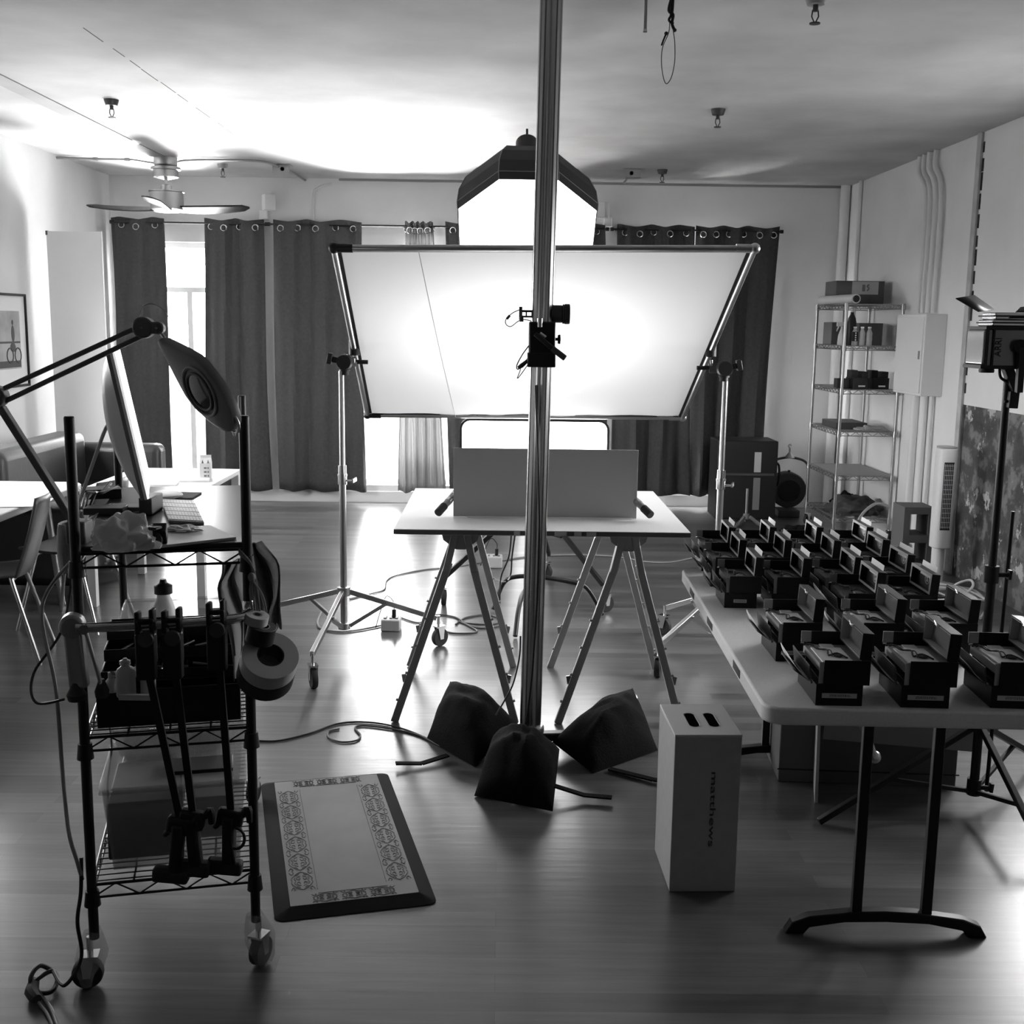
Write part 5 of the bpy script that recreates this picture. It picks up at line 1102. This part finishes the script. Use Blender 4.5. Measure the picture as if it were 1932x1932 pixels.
# ------------------------------------------------------------------ rear right: wire shelf and goods
SX, SY = 2.735, 9.2; SW, SD_ = .455, .85; SHT = 1.93
SCH = mat('shelf_chrome', .38, .3, .9)
t = thing('wire_shelf', 'tall chrome wire shelving unit in the rear right corner', 'shelving', (SX, SY, 0))
for (x, y) in ((0, 0), (SW, 0), (0, SD_), (SW, SD_)):
    b = MB(); b.cyl((x, y, .11), (x, y, SHT+.01), .0128, n=14); b.build('post', SCH, t); caster(t, (SX+x, SY+y, .12), .6+x, .045)
LV = (1.93, 1.60, 1.25, .91, .55, .2)
for k, zz in enumerate(LV):
    b = MB()
    for (p, q) in (((0, 0), (SW, 0)), ((SW, 0), (SW, SD_)), ((SW, SD_), (0, SD_)), ((0, SD_), (0, 0))):
        P = Vector((*p, zz)); Q = Vector((*q, zz)); b.cyl(P, Q, .004, n=6); P2, Q2 = P-Vector((0, 0, .032)), Q-Vector((0, 0, .032)); b.cyl(P2, Q2, .0035, n=6); L = (Q-P).length; n_ = max(2, round(L/.045)); b.tube([P.lerp(Q, i/n_) if i % 2 else P2.lerp(Q2, i/n_) for i in range(n_+1)], .003, n=5)
    for (x, y) in ((0, 0), (SW, 0), (0, SD_), (SW, SD_)): b.cyl((x, y, zz-.04), (x, y, zz+.006), .019, .016, n=12)
    sh = b.build('shelf', SCH, t)
    b = MB()
    for i in range(26): y = SD_*(i+.5)/26; b.cyl((0, y, zz+.001), (SW, y, zz+.001), .0018, n=4)
    b.build('wire_deck', SCH, sh)
    if k in (2, 3, 4):
        b = MB(); b.box((.015, .02, zz+.003), (SW-.015, SD_-.02, zz+.005)); b.build('shelf_mat', clear('liner_film', .6, .5, .4), sh)
def sbox(x0, x1, y0, y1, z, h, m, nm, lab, cat, bev=.003):
    b = MB(); b.box((SX+x0, SY+y0, z+.0035), (SX+x1, SY+y1, z+h)); return b.build(nm, m, label=lab, cat=cat, bevel=bev)
o = sbox(.03, .43, .42, .75, LV[0], .20, mat('box_dark', .07, .6), 'storage_box', 'dark box with a pale label on top of the wire shelving', 'box')
b = MB(); q = SY+.42; b.box((SX+.16, q-.0015, LV[0]+.09), (SX+.38, q, LV[0]+.195)); lb = b.build('label', mat('label_grey', .4, .6), o, W=True)
b = MB(); b.box((SX+.245, q-.0028, LV[0]+.115), (SX+.27, q-.0015, LV[0]+.17)); b.tube([(SX+.3, q-.002, LV[0]+.17), (SX+.285, q-.002, LV[0]+.155), (SX+.3, q-.002, LV[0]+.14), (SX+.285, q-.002, LV[0]+.12)], .006, smooth=4, n=5); b.build('printed_mark', mat('print_grey', .15, .6), lb, W=True)
b = MB(); a_, c_ = Vector((SX+.07, SY-.01, LV[0]+.042)), Vector((SX-.02, SY+.68, LV[0]+.042)); b.cyl(a_, c_, .037, n=22); o = b.build('paper_roll', mat('roll_paper', .6, .6), label='rolled white paper tube lying on top of the wire shelving', cat='paper roll')
b = MB(); e = (a_-c_).normalized(); b.cyl(a_+e*.0005, a_+e*.0015, .028, n=22); b.build('tube_opening', BLACK, o, W=True)
o = sbox(.02, .20, .45, .70, LV[1], .19, mat('box_grey', .1, .6), 'storage_box', 'grey box on the second shelf, left', 'box')
sbox(.2, .40, .3, .6, LV[1], .185, MATS['box_dark'], 'storage_box', 'dark box on the second shelf behind the bottles', 'box')
t = thing('spray_bottle', 'pale spray bottle on the second shelf of the wire shelving', 'bottle', (SX+.02, SY+.15, LV[1]+.0035))
b = MB(); b.lathe([(.03, 0), (.035, .01), (.03, .08), (.013, .13), (.013, .15)], n=16); b.build('body', LGREY, t); b = MB(); b.box((-.045, -.015, .15), (.03, .015, .185)); b.bar((-.03, 0, .15), (-.045, 0, .11), .01, .01); b.build('trigger_head', LGREY, t, bevel=.004)
t = thing('wine_bottle', 'dark wine bottle on the second shelf of the wire shelving', 'bottle', (SX+.085, SY+.12, LV[1]+.0035))
b = MB(); b.lathe([(.034, 0), (.037, .006), (.037, .18), (.03, .215), (.014, .25), (.0135, .29), (.0155, .292), (.0155, .305), (.0, .305)], n=20); b.build('body', BLACK, t)
b = MB(); b.lathe([(.0158, .265), (.0158, .306), (0, .307)], n=16); b.build('foil', LGREY, t)
for k in range(3):
    t = thing('water_bottle', ('clear bottle with a spotted label on the second shelf, before the wine bottle', 'clear bottle on the second shelf, middle of the three', 'clear bottle on the second shelf, rightmost of the three')[k], 'bottle', (SX+.09+.058*k, SY+.035, LV[1]+.0035), group='clear bottles on the second shelf')
    b = MB(); b.lathe([(.022, 0), (.025, .006), (.0235, .03), (.025, .05), (.0235, .07), (.025, .1), (.012, .13), (.012, .14)], n=18); b.build('body', clear('pet', .8, .5), t)
    b = MB(); b.cyl((0, 0, .138), (0, 0, .15), .014); b.build('cap', WHITE, t)
    if k == 0:
        b = MB(); b.lathe([(.0256, .035), (.0256, .11)], n=18); b.f = b.f[:-2]; lb = b.build('label', BLACK, t)
        b = MB()
        for j in range(4): b.ell((0, -.026, .045+.018*j), .006, .0015, .006, 8, 6)
        b.build('printed_dot', WHITE, lb)
for k, (x, y) in enumerate(((.1, .04), (.27, .06))):
    t = thing('presentation_box', ('open black box at the left of the third wire shelf', 'open black box at the right of the third wire shelf')[k], 'box', (SX+x, SY+y, LV[2]+.0055))
    b = MB(); b.box((0, 0, 0), (.13, .2, .09)); b.build('base', BOXB, t, bevel=.001)
    b = MB(); b.box((.0, .05, .09), (.05, .18, .15)); b.box((.08, .03, .09), (.13, .17, .14)); b.build('lid', BOXB, t, bevel=.001)
    b = MB(); b.box((.045, -.001, .018), (.1, 0, .03)); b.build('label_sticker', WHITE, t)
sbox(-.01, .09, .1, .2, LV[2]+.0055, .08, BLACK, 'lens_case', 'small black case left of the open black boxes on the third wire shelf', 'case')
b = MB(); b.box((SX+.03, SY+.2, LV[3]+.0055), (SX+.29, SY+.62, LV[3]+.06)); b.build('folder', DARK, label='dark folder stack on the fourth wire shelf', cat='folder', bevel=.004)
q = Vector((SX+.3, SY+.13, 0)); crump(q.x, q.y, LV[3]+.0055, .12, .1, .035, 21, 'folded_cloth', 'pale folded cloth on the fourth wire shelf', 'cloth', mat('cloth_pale', .45, .9))
for k, (x, y, z, rx, ry, rz, m, lab) in enumerate(((.22, .28, LV[5]+.004, .2, .2, .13, mat('bag_grey', .06, .9), 'dark grey cloth bag on the bottom wire shelf'), (.3, .66, LV[5]+.004, .12, .12, .1, FABK, 'black bag at the back of the bottom wire shelf'))):
    crump(SX+x, SY+y, z, rx, ry, rz, 30+k, 'cloth_bag', lab, 'bag', m)
crump(2.52, 9.32, 0, .17, .3, .1, 41, 'cable_bag', 'dark bag on the floor at the left foot of the wire shelving', 'bag', FABK)
crump(2.98, 8.85, 0, .22, .22, .1, 45, 'cable_bag', 'flat black bag on the floor under the front of the wire shelving', 'bag', FABK)
# road case, stage light, small stand
t = thing('equipment_case', 'tall black equipment case with light slots standing before the right curtains', 'case', (2.2, 10.3, 0))
b = MB(); b.box((-.27, -.2, .03), (.27, .2, .74)); b.build('body', BLACK, t, bevel=.012)
for (z0, z1, m) in ((.46, .64, LGREY), (.12, .41, MID)):
    b = MB(); b.box((.06, -.206, z0), (.12, -.2, z1)); b.build('slot_panel', m, t)
b = MB(); b.box((-.2, -.215, .43), (.24, -.2, .45)); b.build('shelf_lip', DARK, t)
b = MB(); b.tube([(.27, 0, .3), (.33, 0, .33), (.33, 0, .5), (.27, 0, .53)], .01, smooth=4); b.build('side_handle', BLKM, t)
q = at(1485, 900, y=10.55); t = thing('stage_light', 'old round stage light with a yoke on the floor between the case and the shelving', 'spotlight', (q.x, 10.5, 0))
b = MB(); b.lathe([(.0, -.06), (.1, -.065), (.105, -.06), (.105, -.05), (.155, -.05), (.165, -.03), (.165, .1), (.14, .16), (.0, .2)], c=(0, 0, .25), ax='y', n=36); b.build('lamp_housing', mat('old_grey', .045, .55), t)
b = MB(); b.lathe([(.0, .0), (.1, .004), (.1, .0)], c=(0, -.2+.0, .25), ax='y', n=28) ; b.v = [v+Vector((0, .128, 0)) for v in b.v]; b.build('lens', BLACK, t)
b = MB(); b.tube([(-.175, 0, .25), (-.18, 0, .45), (-.14, 0, .52), (-.04, 0, .55), (.04, 0, .55), (.14, 0, .52), (.18, 0, .45), (.175, 0, .25)], .011, smooth=5); b.build('yoke', DARK, t)
b = MB(); b.cyl((0, 0, .55), (0, 0, .64), .009); b.tube([(0, 0, .64), (-.015, 0, .66), (0, 0, .675), (.012, 0, .66)], .006, smooth=3); b.lathe([(.05, .55), (.02, .585), (.012, .6)], n=14); b.build('hook', STEEL, t)
b = MB(); b.cyl((0, -.01, .41), (0, -.01, .435), .012); b.build('top_knob', DARK, t)
b = MB(); b.box((-.1, -.1, 0), (.1, .12, .07)); b.build('foot', DARK, t, bevel=.01)
roller_stand('tiny chrome stand in front of the black equipment case', (2.1, 9.6), [(1.92, 9.4), (2.3, 9.55), (2.1, 9.85)], .38, brk_z=.14, r=.011, rub=False)
# cinder-like box with two openings
t = thing('apple_box', 'dark grey box with two openings standing by the right wall', 'box', (2.95, 8.02, 0))
b = MB(); th = .02; w, dp, h = .105, .12, .5
b.box((-w, -dp, 0), (-w+.045, dp, h)); b.box((w-.035, -dp, 0), (w, dp, h)); 
for (z0, z1) in ((0, .1), (.245, .3), (.45, h)): b.box((-w+.045, -dp, z0), (w-.035, dp, z1))
b.build('body', mat('box_charcoal', .11, .7), t)
# tower fan
t = thing('tower_fan', 'white tower fan standing by the right wall before the brick patch', 'fan', (3.0, 7.62, 0))
prof = rrect(-.062, .062, -.07, .07, .045, 6)
b = MB(); b.prism(prof, .27, .95); b.build('housing', mat('fan_white', .72, .35), t, bevel=.006)
b = MB(); b.prism([(x*.95, y*.95) for x, y in prof], .9505, .962); b.build('top_panel', GREY, t, bevel=.003)
b = MB(); b.box((-.035, -.0725, .40), (.03, -.068, .86)); gr = b.build('grille_recess', BLACK, t)
b = MB()
for k in range(6): x = -.031+.0115*k; b.box((x, -.0745, .41), (x+.0025, -.0725, .85))
for k in range(14): z = .42+.032*k; b.box((-.034, -.0755, z), (.029, -.0745, z+.003))
b.build('grille_bar', LGREY, gr)
b = MB(); b.cyl((0, 0, .02), (0, 0, .27), .035, n=24); b.build('neck', mat('fan_white', .72, .35), t)
b = MB(); b.lathe([(.0, 0), (.13, 0), (.13, .012), (.04, .03)], n=32); b.build('base', MATS['fan_white'], t)
# coiled cables on the floor right
rnd = random.Random(12)
t = thing('cable_coil', 'coil of white cables on the floor below the brick patch', 'cable', (2.72, 6.9, 0))
for k in range(6):
    b = MB(); cx_, cy_ = rnd.uniform(-.06, .06), rnd.uniform(-.06, .06); r0 = rnd.uniform(.14, .22); z_ = .012+.018*k
    b.tube([(cx_+r0*math.cos(a*.5236)*1.1, cy_+r0*math.sin(a*.5236), z_+.02*math.sin(a+k)+.015) for a in range(12)], .007, closed=True, smooth=3, n=7); b.build('loop', LGREY if k % 3 else DARK, t)
b = MB(); b.tube([(.1, -.1, .1), (.2, -.05, .17), (.22, .05, .19), (.15, .1, .14), (.3, .15, .1), (.32, .0, .05), (.2, -.2, .01)], .008, smooth=6); b.build('cable_end', LGREY, t)
hang([Vector((3.1, 8.95, .34)), Vector((2.98, 8.95, .36)), Vector((2.83, 8.85, .25)), Vector((2.80, 8.7, .08)), Vector((2.84, 8.5, .02)), Vector((2.92, 8.35, .01))], mat('hose_pale', .4, .5), 'thick pale cable arching from the wall to the floor beside the shelving', .012)

# ------------------------------------------------------------------ film light on black stand at the right edge
sb = Vector((1.735, 3.92, 0))
t = thing('light_stand', 'tall black stand carrying the film lamp at the right photo edge', 'light stand', sb)
b = MB(); b.cyl(sb+Vector((0, 0, .06)), sb+Vector((0, 0, .9)), .0165, n=18); b.build('pole_section', BLKM, t, W=True)
b = MB(); b.cyl(sb+Vector((0, 0, .9)), sb+Vector((0, 0, 1.60)), .0135, n=18); b.build('pole_section', BLKM, t, W=True)
b = MB(); b.cyl(sb+Vector((.06, .03, .06)), sb+Vector((.07, .03, 1.1)), .007, n=10); b.build('side_rod', BLKM, t, W=True)
for zz in (.88, .33, .09):
    b = MB(); b.cyl(sb+Vector((0, 0, zz-.03)), sb+Vector((0, 0, zz+.03)), .025, n=16); b.cyl(sb+Vector((.02, -.01, zz)), sb+Vector((.055, -.015, zz)), .009); b.bar(sb+Vector((.055, -.015, zz-.015)), sb+Vector((.058, -.015, zz+.018)), .01, .02); b.build('collar', BLKM, t, W=True)
for (px, py) in ((1545, 1550), (1990, 1650), (1960, 1430)):
    e = at(px, py, z=.012); hub = sb+Vector((0, 0, .33)); b = MB(); b.bar(hub, Vector((e.x, e.y, .012)), .02, .022); lg = b.build('leg', BLKM, t, W=True, bevel=.002)
    m_ = hub.lerp(e, .57); b = MB(); b.bar(sb+Vector((0, 0, .07)), m_, .014, .014); b.build('brace', BLKM, lg, W=True)
yl = 3.9; Lp = lambda px, py, y=yl: at(px, py, y=y)
t = thing('film_lamp', 'silver film lamp with barn doors on the black stand at the right photo edge', 'film lamp', Lp(1905, 690))
p0, p1 = Lp(1838, 690), Lp(1990, 622)
b = MB(); Pq = rrect(p0.x, p1.x, p0.z, p1.z, .012, 4); n = len(Pq); b.add([(x, yl-.06, z) for x, z in Pq]+[(x, yl+.08, z) for x, z in Pq], [tuple(range(n)), tuple(range(2*n-1, n-1, -1))]+[((i+1) % n, i, n+i, n+(i+1) % n) for i in range(n)])
b.build('housing', mat('lamp_silver', .22, .25, .9), t, W=True, bevel=.004)
b = MB(); b.box((p0.x-.005, yl-.065, p0.z-.008), (p1.x, yl+.085, p0.z+.004)); b.box((p0.x+.005, yl-.064, p1.z-.002), (p1.x, yl+.084, p1.z+.008)); 
for x in (p0.x+.01, p0.x+.03): b.box((x, yl-.066, p0.z), (x+.006, yl-.06, p1.z))
b.build('trim_band', BLKM, t, W=True)
q = Lp(1862, 598); q2 = Lp(1990, 586); b = MB(); b.box((q.x, yl-.05, p1.z+.008), (q2.x, yl+.07, p1.z+.03)); b.box((q.x+.01, yl-.045, p1.z+.03), (q2.x, yl+.065, p1.z+.055)); b.build('lens_ring', CHROME, t, W=True, bevel=.004)
b = MB(); b.box((q.x-.004, yl-.055, p1.z+.018), (q2.x, yl+.075, p1.z+.023)); b.box((q.x, yl-.052, p1.z+.04), (q2.x, yl+.072, p1.z+.045)); b.build('ring_gasket', BLACK, t, W=True)
D4 = [Lp(1803, 563, yl-.05), Lp(1838, 557, yl+.08), Lp(1876, 584, yl+.07), Lp(1846, 588, yl-.05)]
b = MB(); b.add(D4, [(0, 1, 2, 3)]); b.build('barn_door', BLACK, t, W=True, solid=.003)
D4 = [Lp(1873, 588, yl-.05), Lp(1990, 588, yl-.05), Lp(1990, 540, yl-.12), Lp(1915, 560, yl-.1)]
D4 = [Lp(1905, 600, yl-.05), Lp(1990, 600, yl-.05), Lp(1990, 572, yl-.0), Lp(1925, 580, yl-.0)]
b = MB(); b.add(D4, [(0, 1, 2, 3)]); b.build('barn_door', BLACK, t, W=True, solid=.003)
text('ARRI', .03, T(*Lp(1884, 655, yl-.0615)) @ Matrix.Rotation(R_(90), 4, 'X') @ Matrix.Rotation(R_(90), 4, 'Z'), BLACK, t)
b = MB(); b.lathe([(.0, 0), (.024, 0), (.026, .006), (.024, .018), (.015, .02)], c=Lp(1861, 703), n=20); b.build('focus_knob', BLACK, t, W=True)
b = MB(); b.bar(Lp(1900, 694), Lp(1917, 738), .03, .03); b.tube([Lp(1886, 694), Lp(1888, 712), Lp(1903, 722), Lp(1918, 736)], .005, smooth=5); b.bar(Lp(1928, 655, yl-.08), Lp(1922, 740, yl-.06), .02, .02); b.cyl(Lp(1926, 653, yl-.085), Lp(1926, 653, yl-.06), .022); b.build('yoke', BLACK, t, W=True)
b = MB(); b.bar(Lp(1912, 738), Lp(1908, 770), .032, .035); b.cyl(Lp(1895, 758), Lp(1912, 756), .005); b.build('spigot_clamp', BLACK, t, W=True, bevel=.003)
# under the folding table: boards, bag, cardboard box
t = thing('leaning_board', 'thin pale board standing on edge under the folding table', 'board', at(1540, 1515, z=0))
a_, c_ = at(1541, 1515, z=0), at(1531, 1400, z=0); c_ = a_.lerp(c_, .35); b = MB()
b.add([a_+Vector((-.008, 0, 0)), a_+Vector((.004, 0, 0)), c_+Vector((.004, 0, 0)), c_+Vector((-.008, 0, 0)), a_+Vector((-.02, 0.0, .62)), a_+Vector((-.01, .0, .62)), c_+Vector((-.0, 0, .62)), c_+Vector((-.015, 0, .62))], [(0,3,2,1), (4,5,6,7), (0,1,5,4), (1,2,6,5), (2,3,7,6), (3,0,4,7)])
b.build('panel', mat('pale_board', .4, .6), t, W=True)
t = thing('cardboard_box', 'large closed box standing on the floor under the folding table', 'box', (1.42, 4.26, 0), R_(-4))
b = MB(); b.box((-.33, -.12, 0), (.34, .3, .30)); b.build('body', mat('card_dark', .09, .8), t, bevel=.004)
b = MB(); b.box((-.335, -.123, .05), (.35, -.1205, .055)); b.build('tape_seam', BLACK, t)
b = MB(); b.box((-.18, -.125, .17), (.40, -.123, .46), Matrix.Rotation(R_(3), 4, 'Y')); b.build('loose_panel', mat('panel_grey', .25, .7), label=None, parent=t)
q = Vector((1.3, 4.12, .302))
b = MB()
def bag(uu, vv):
    a = uu*2*math.pi; rr = (.17+.03*noise.noise(Vector((math.cos(a)*1.5, math.sin(a)*1.5, vv*3)))+.02*math.sin(5*a))*(.55+.45*math.sin(math.pi*(.15+.7*vv)))
    return Vector((1.26+rr*math.cos(a), 4.25+rr*.7*math.sin(a), .302+.33*vv))
b.grid(bag, 44, 14); o = b.build('plastic_bag', clear('film_white', .8, .25, .4), label='crumpled pale plastic bag on the box under the folding table', cat='bag')
t = thing('wire_stand', 'chrome arm and clamp leaning under the folding table', 'stand arm', at(1645, 1440, z=.2))
b = MB(); b.tube([at(1627, 1368, z=.5), at(1640, 1400, z=.4), at(1650, 1430, z=.3)], .012, smooth=4); b.build('arm', STEEL, t, W=True)
b = MB(); b.ell(at(1650, 1428, z=.3), .022, .022, .022); b.build('joint', STEEL, t, W=True)

# ------------------------------------------------------------------ cables and power boxes on the floor
def fcable(P_, rr, m, lab):
    b = MB(); b.tube([at(px, py, z=rr+.0005+(0 if len(q) == 0 else q[0])) for px, py, *q in P_], rr, smooth=8, n=7); return b.build('floor_cable', m, label=lab, cat='cable')
fcable([(470, 1396), (520, 1398), (580, 1385), (640, 1365), (700, 1363), (760, 1375), (820, 1400), (850, 1418), (880, 1425)], .004, BLACK, 'black cable sweeping across the floor from the cart to the left sandbag')
fcable([(640, 1375), (620, 1380), (622, 1392), (645, 1400), (672, 1397), (680, 1387), (670, 1372), (700, 1370), (780, 1384), (830, 1408)], .004, DARK, 'second dark cable with a loop in front of the rolling stand')
fcable([(660, 1130), (700, 1120), (725, 1112), (730, 1095), (750, 1085), (800, 1075), (850, 1070), (905, 1062)], .005, CORDM, 'grey cable from the left stand to the pale power box under the work table')
fcable([(945, 1057), (1000, 1050), (1080, 1047), (1160, 1050), (1220, 1060), (1270, 1060), (1330, 1046)], .006, CORDM, 'grey cable running right from the pale power box towards the black boxes table')
fcable([(610, 1150), (600, 1170), (605, 1185), (640, 1192), (680, 1188), (720, 1180)], .006, MID, 'grey cable looped round the foot of the left scrim stand')
fcable([(755, 1165), (790, 1175), (805, 1165), (830, 1160), (860, 1165), (880, 1178), (900, 1192), (860, 1195), (835, 1190)], .005, DARK, 'dark cable coiled under the left trestle, left loop')
fcable([(860, 1178), (880, 1165), (920, 1160), (942, 1168), (930, 1178), (880, 1176), (865, 1172), (905, 1185), (945, 1180)], .005, DARK, 'dark cable coiled under the left trestle, right loop')
b = MB(); b.tube([at(965, 1006, y=5.75), at(960, 1050, y=5.85), at(945, 1090, y=5.9), at(943, 1140, y=5.9), at(945, 1160, z=.01)], .004, smooth=7, n=6); b.build('hanging_cable', BLACK, label='black cable hanging from the back of the work table, left strand', cat='cable')
b = MB(); b.tube([at(972, 1006, y=5.7), at(966, 1050, y=5.75), at(963, 1085, y=5.75), at(950, 1098, y=5.8), at(925, 1088, z=.01)], .004, smooth=7, n=6); b.build('hanging_cable', BLACK, label='black cable hanging from the back of the work table, right strand curling left', cat='cable')
b = MB(); b.tube([at(982, 1200, y=4.55), at(980, 1240, y=4.55), at(968, 1290, y=4.5), at(950, 1325, y=4.45), at(935, 1350, y=4.4)], .0035, smooth=7, n=6); b.build('hanging_cable', BLACK, label='thin black cable hanging beside the column down to the left sandbag', cat='cable')
def pbox(px, py, w, h, lab):
    q = at(px, py, z=0); t = thing('power_box', lab, 'power box', (q.x, q.y, 0)); b = MB(); b.box((-w/2, -.05, 0), (w/2, .06, h)); b.build('housing', LGREY, t, bevel=.008)
    b = MB()
    for k in range(3): b.box((-w/2+.015+k*w*.3, -.03, h), (-w/2+.03+k*w*.3, .03, h+.008))
    b.build('socket_row', MID, t)
    b = MB(); b.cyl((w*.15, 0, h), (w*.15, 0, h+.05), .012); b.tube([(w*.15, 0, h+.05), (w*.15, 0, h+.09), (w*.1-.04, .02, h+.12), (-w*.6, .0, h+.02), (-w*.8, 0, .01)], .003, smooth=6); b.build('plug', BLACK, t)
pbox(738, 1188, .11, .07, 'pale power box on the floor between the left scrim stand and its caster')
pbox(932, 1070, .12, .085, 'pale power box on the floor behind the left trestle, under the work table')

# remove unused helpers and set daylight
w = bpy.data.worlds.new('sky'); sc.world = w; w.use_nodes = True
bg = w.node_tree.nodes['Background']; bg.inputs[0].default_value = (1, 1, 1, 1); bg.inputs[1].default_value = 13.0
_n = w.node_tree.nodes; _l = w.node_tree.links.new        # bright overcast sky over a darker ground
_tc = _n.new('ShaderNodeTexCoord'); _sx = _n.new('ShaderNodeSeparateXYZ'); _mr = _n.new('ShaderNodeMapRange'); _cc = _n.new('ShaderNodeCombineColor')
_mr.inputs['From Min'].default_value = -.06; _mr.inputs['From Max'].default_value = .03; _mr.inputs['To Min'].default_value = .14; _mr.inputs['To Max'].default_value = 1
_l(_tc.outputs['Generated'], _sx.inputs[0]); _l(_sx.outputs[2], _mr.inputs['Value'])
# bright ground patch added beyond the rear windows to lighten the rear ceiling
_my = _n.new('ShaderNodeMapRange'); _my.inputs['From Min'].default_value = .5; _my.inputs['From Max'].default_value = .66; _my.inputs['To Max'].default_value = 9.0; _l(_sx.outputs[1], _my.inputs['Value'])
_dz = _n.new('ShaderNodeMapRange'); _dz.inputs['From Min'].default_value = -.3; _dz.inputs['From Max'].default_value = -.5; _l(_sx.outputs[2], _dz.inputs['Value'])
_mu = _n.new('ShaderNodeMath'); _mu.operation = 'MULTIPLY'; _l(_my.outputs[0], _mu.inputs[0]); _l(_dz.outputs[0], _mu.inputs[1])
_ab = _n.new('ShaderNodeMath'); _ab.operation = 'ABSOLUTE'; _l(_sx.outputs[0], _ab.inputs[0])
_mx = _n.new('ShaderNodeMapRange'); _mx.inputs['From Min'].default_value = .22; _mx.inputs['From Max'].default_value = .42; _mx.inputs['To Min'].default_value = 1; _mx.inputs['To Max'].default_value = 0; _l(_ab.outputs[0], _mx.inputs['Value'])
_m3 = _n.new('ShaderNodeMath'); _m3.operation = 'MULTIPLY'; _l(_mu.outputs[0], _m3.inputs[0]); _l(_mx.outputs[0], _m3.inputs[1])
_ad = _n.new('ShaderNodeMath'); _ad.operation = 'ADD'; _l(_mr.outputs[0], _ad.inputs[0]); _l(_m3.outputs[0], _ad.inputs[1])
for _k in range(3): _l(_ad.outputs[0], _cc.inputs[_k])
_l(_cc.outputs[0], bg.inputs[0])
def portal(loc, rot, sx, sy):
    l = bpy.data.lights.new('window_portal', 'AREA'); l.shape = 'RECTANGLE'; l.size = sx; l.size_y = sy; l.cycles.is_portal = True
    o = bpy.data.objects.new('window_portal', l); COL.objects.link(o); o.location = loc; o.rotation_euler = rot
for (a0, a1) in OPEN: portal(((a0+a1)/2, YB+.22, (ZS+ZT)/2), (R_(-90), 0, 0), a1-a0, ZT-ZS)
portal((XL-.22, 7.1, 1.5), (0, R_(-90), 0), 1.4, 1.6)
portal((XR+.22, 5.85, 1.875), (0, R_(90), 0), .95, 2.1)

sc.view_settings.view_transform = 'Standard'; sc.view_settings.look = 'None'; sc.view_settings.gamma = 1; sc.view_settings.exposure = 1.6
sc.view_settings.use_curve_mapping = False
sc.cycles.use_denoising = True; sc.cycles.max_bounces = 8; sc.cycles.diffuse_bounces = 5; sc.cycles.transparent_max_bounces = 16; sc.cycles.sample_clamp_indirect = 4; sc.cycles.caustics_reflective = False; sc.cycles.caustics_refractive = False
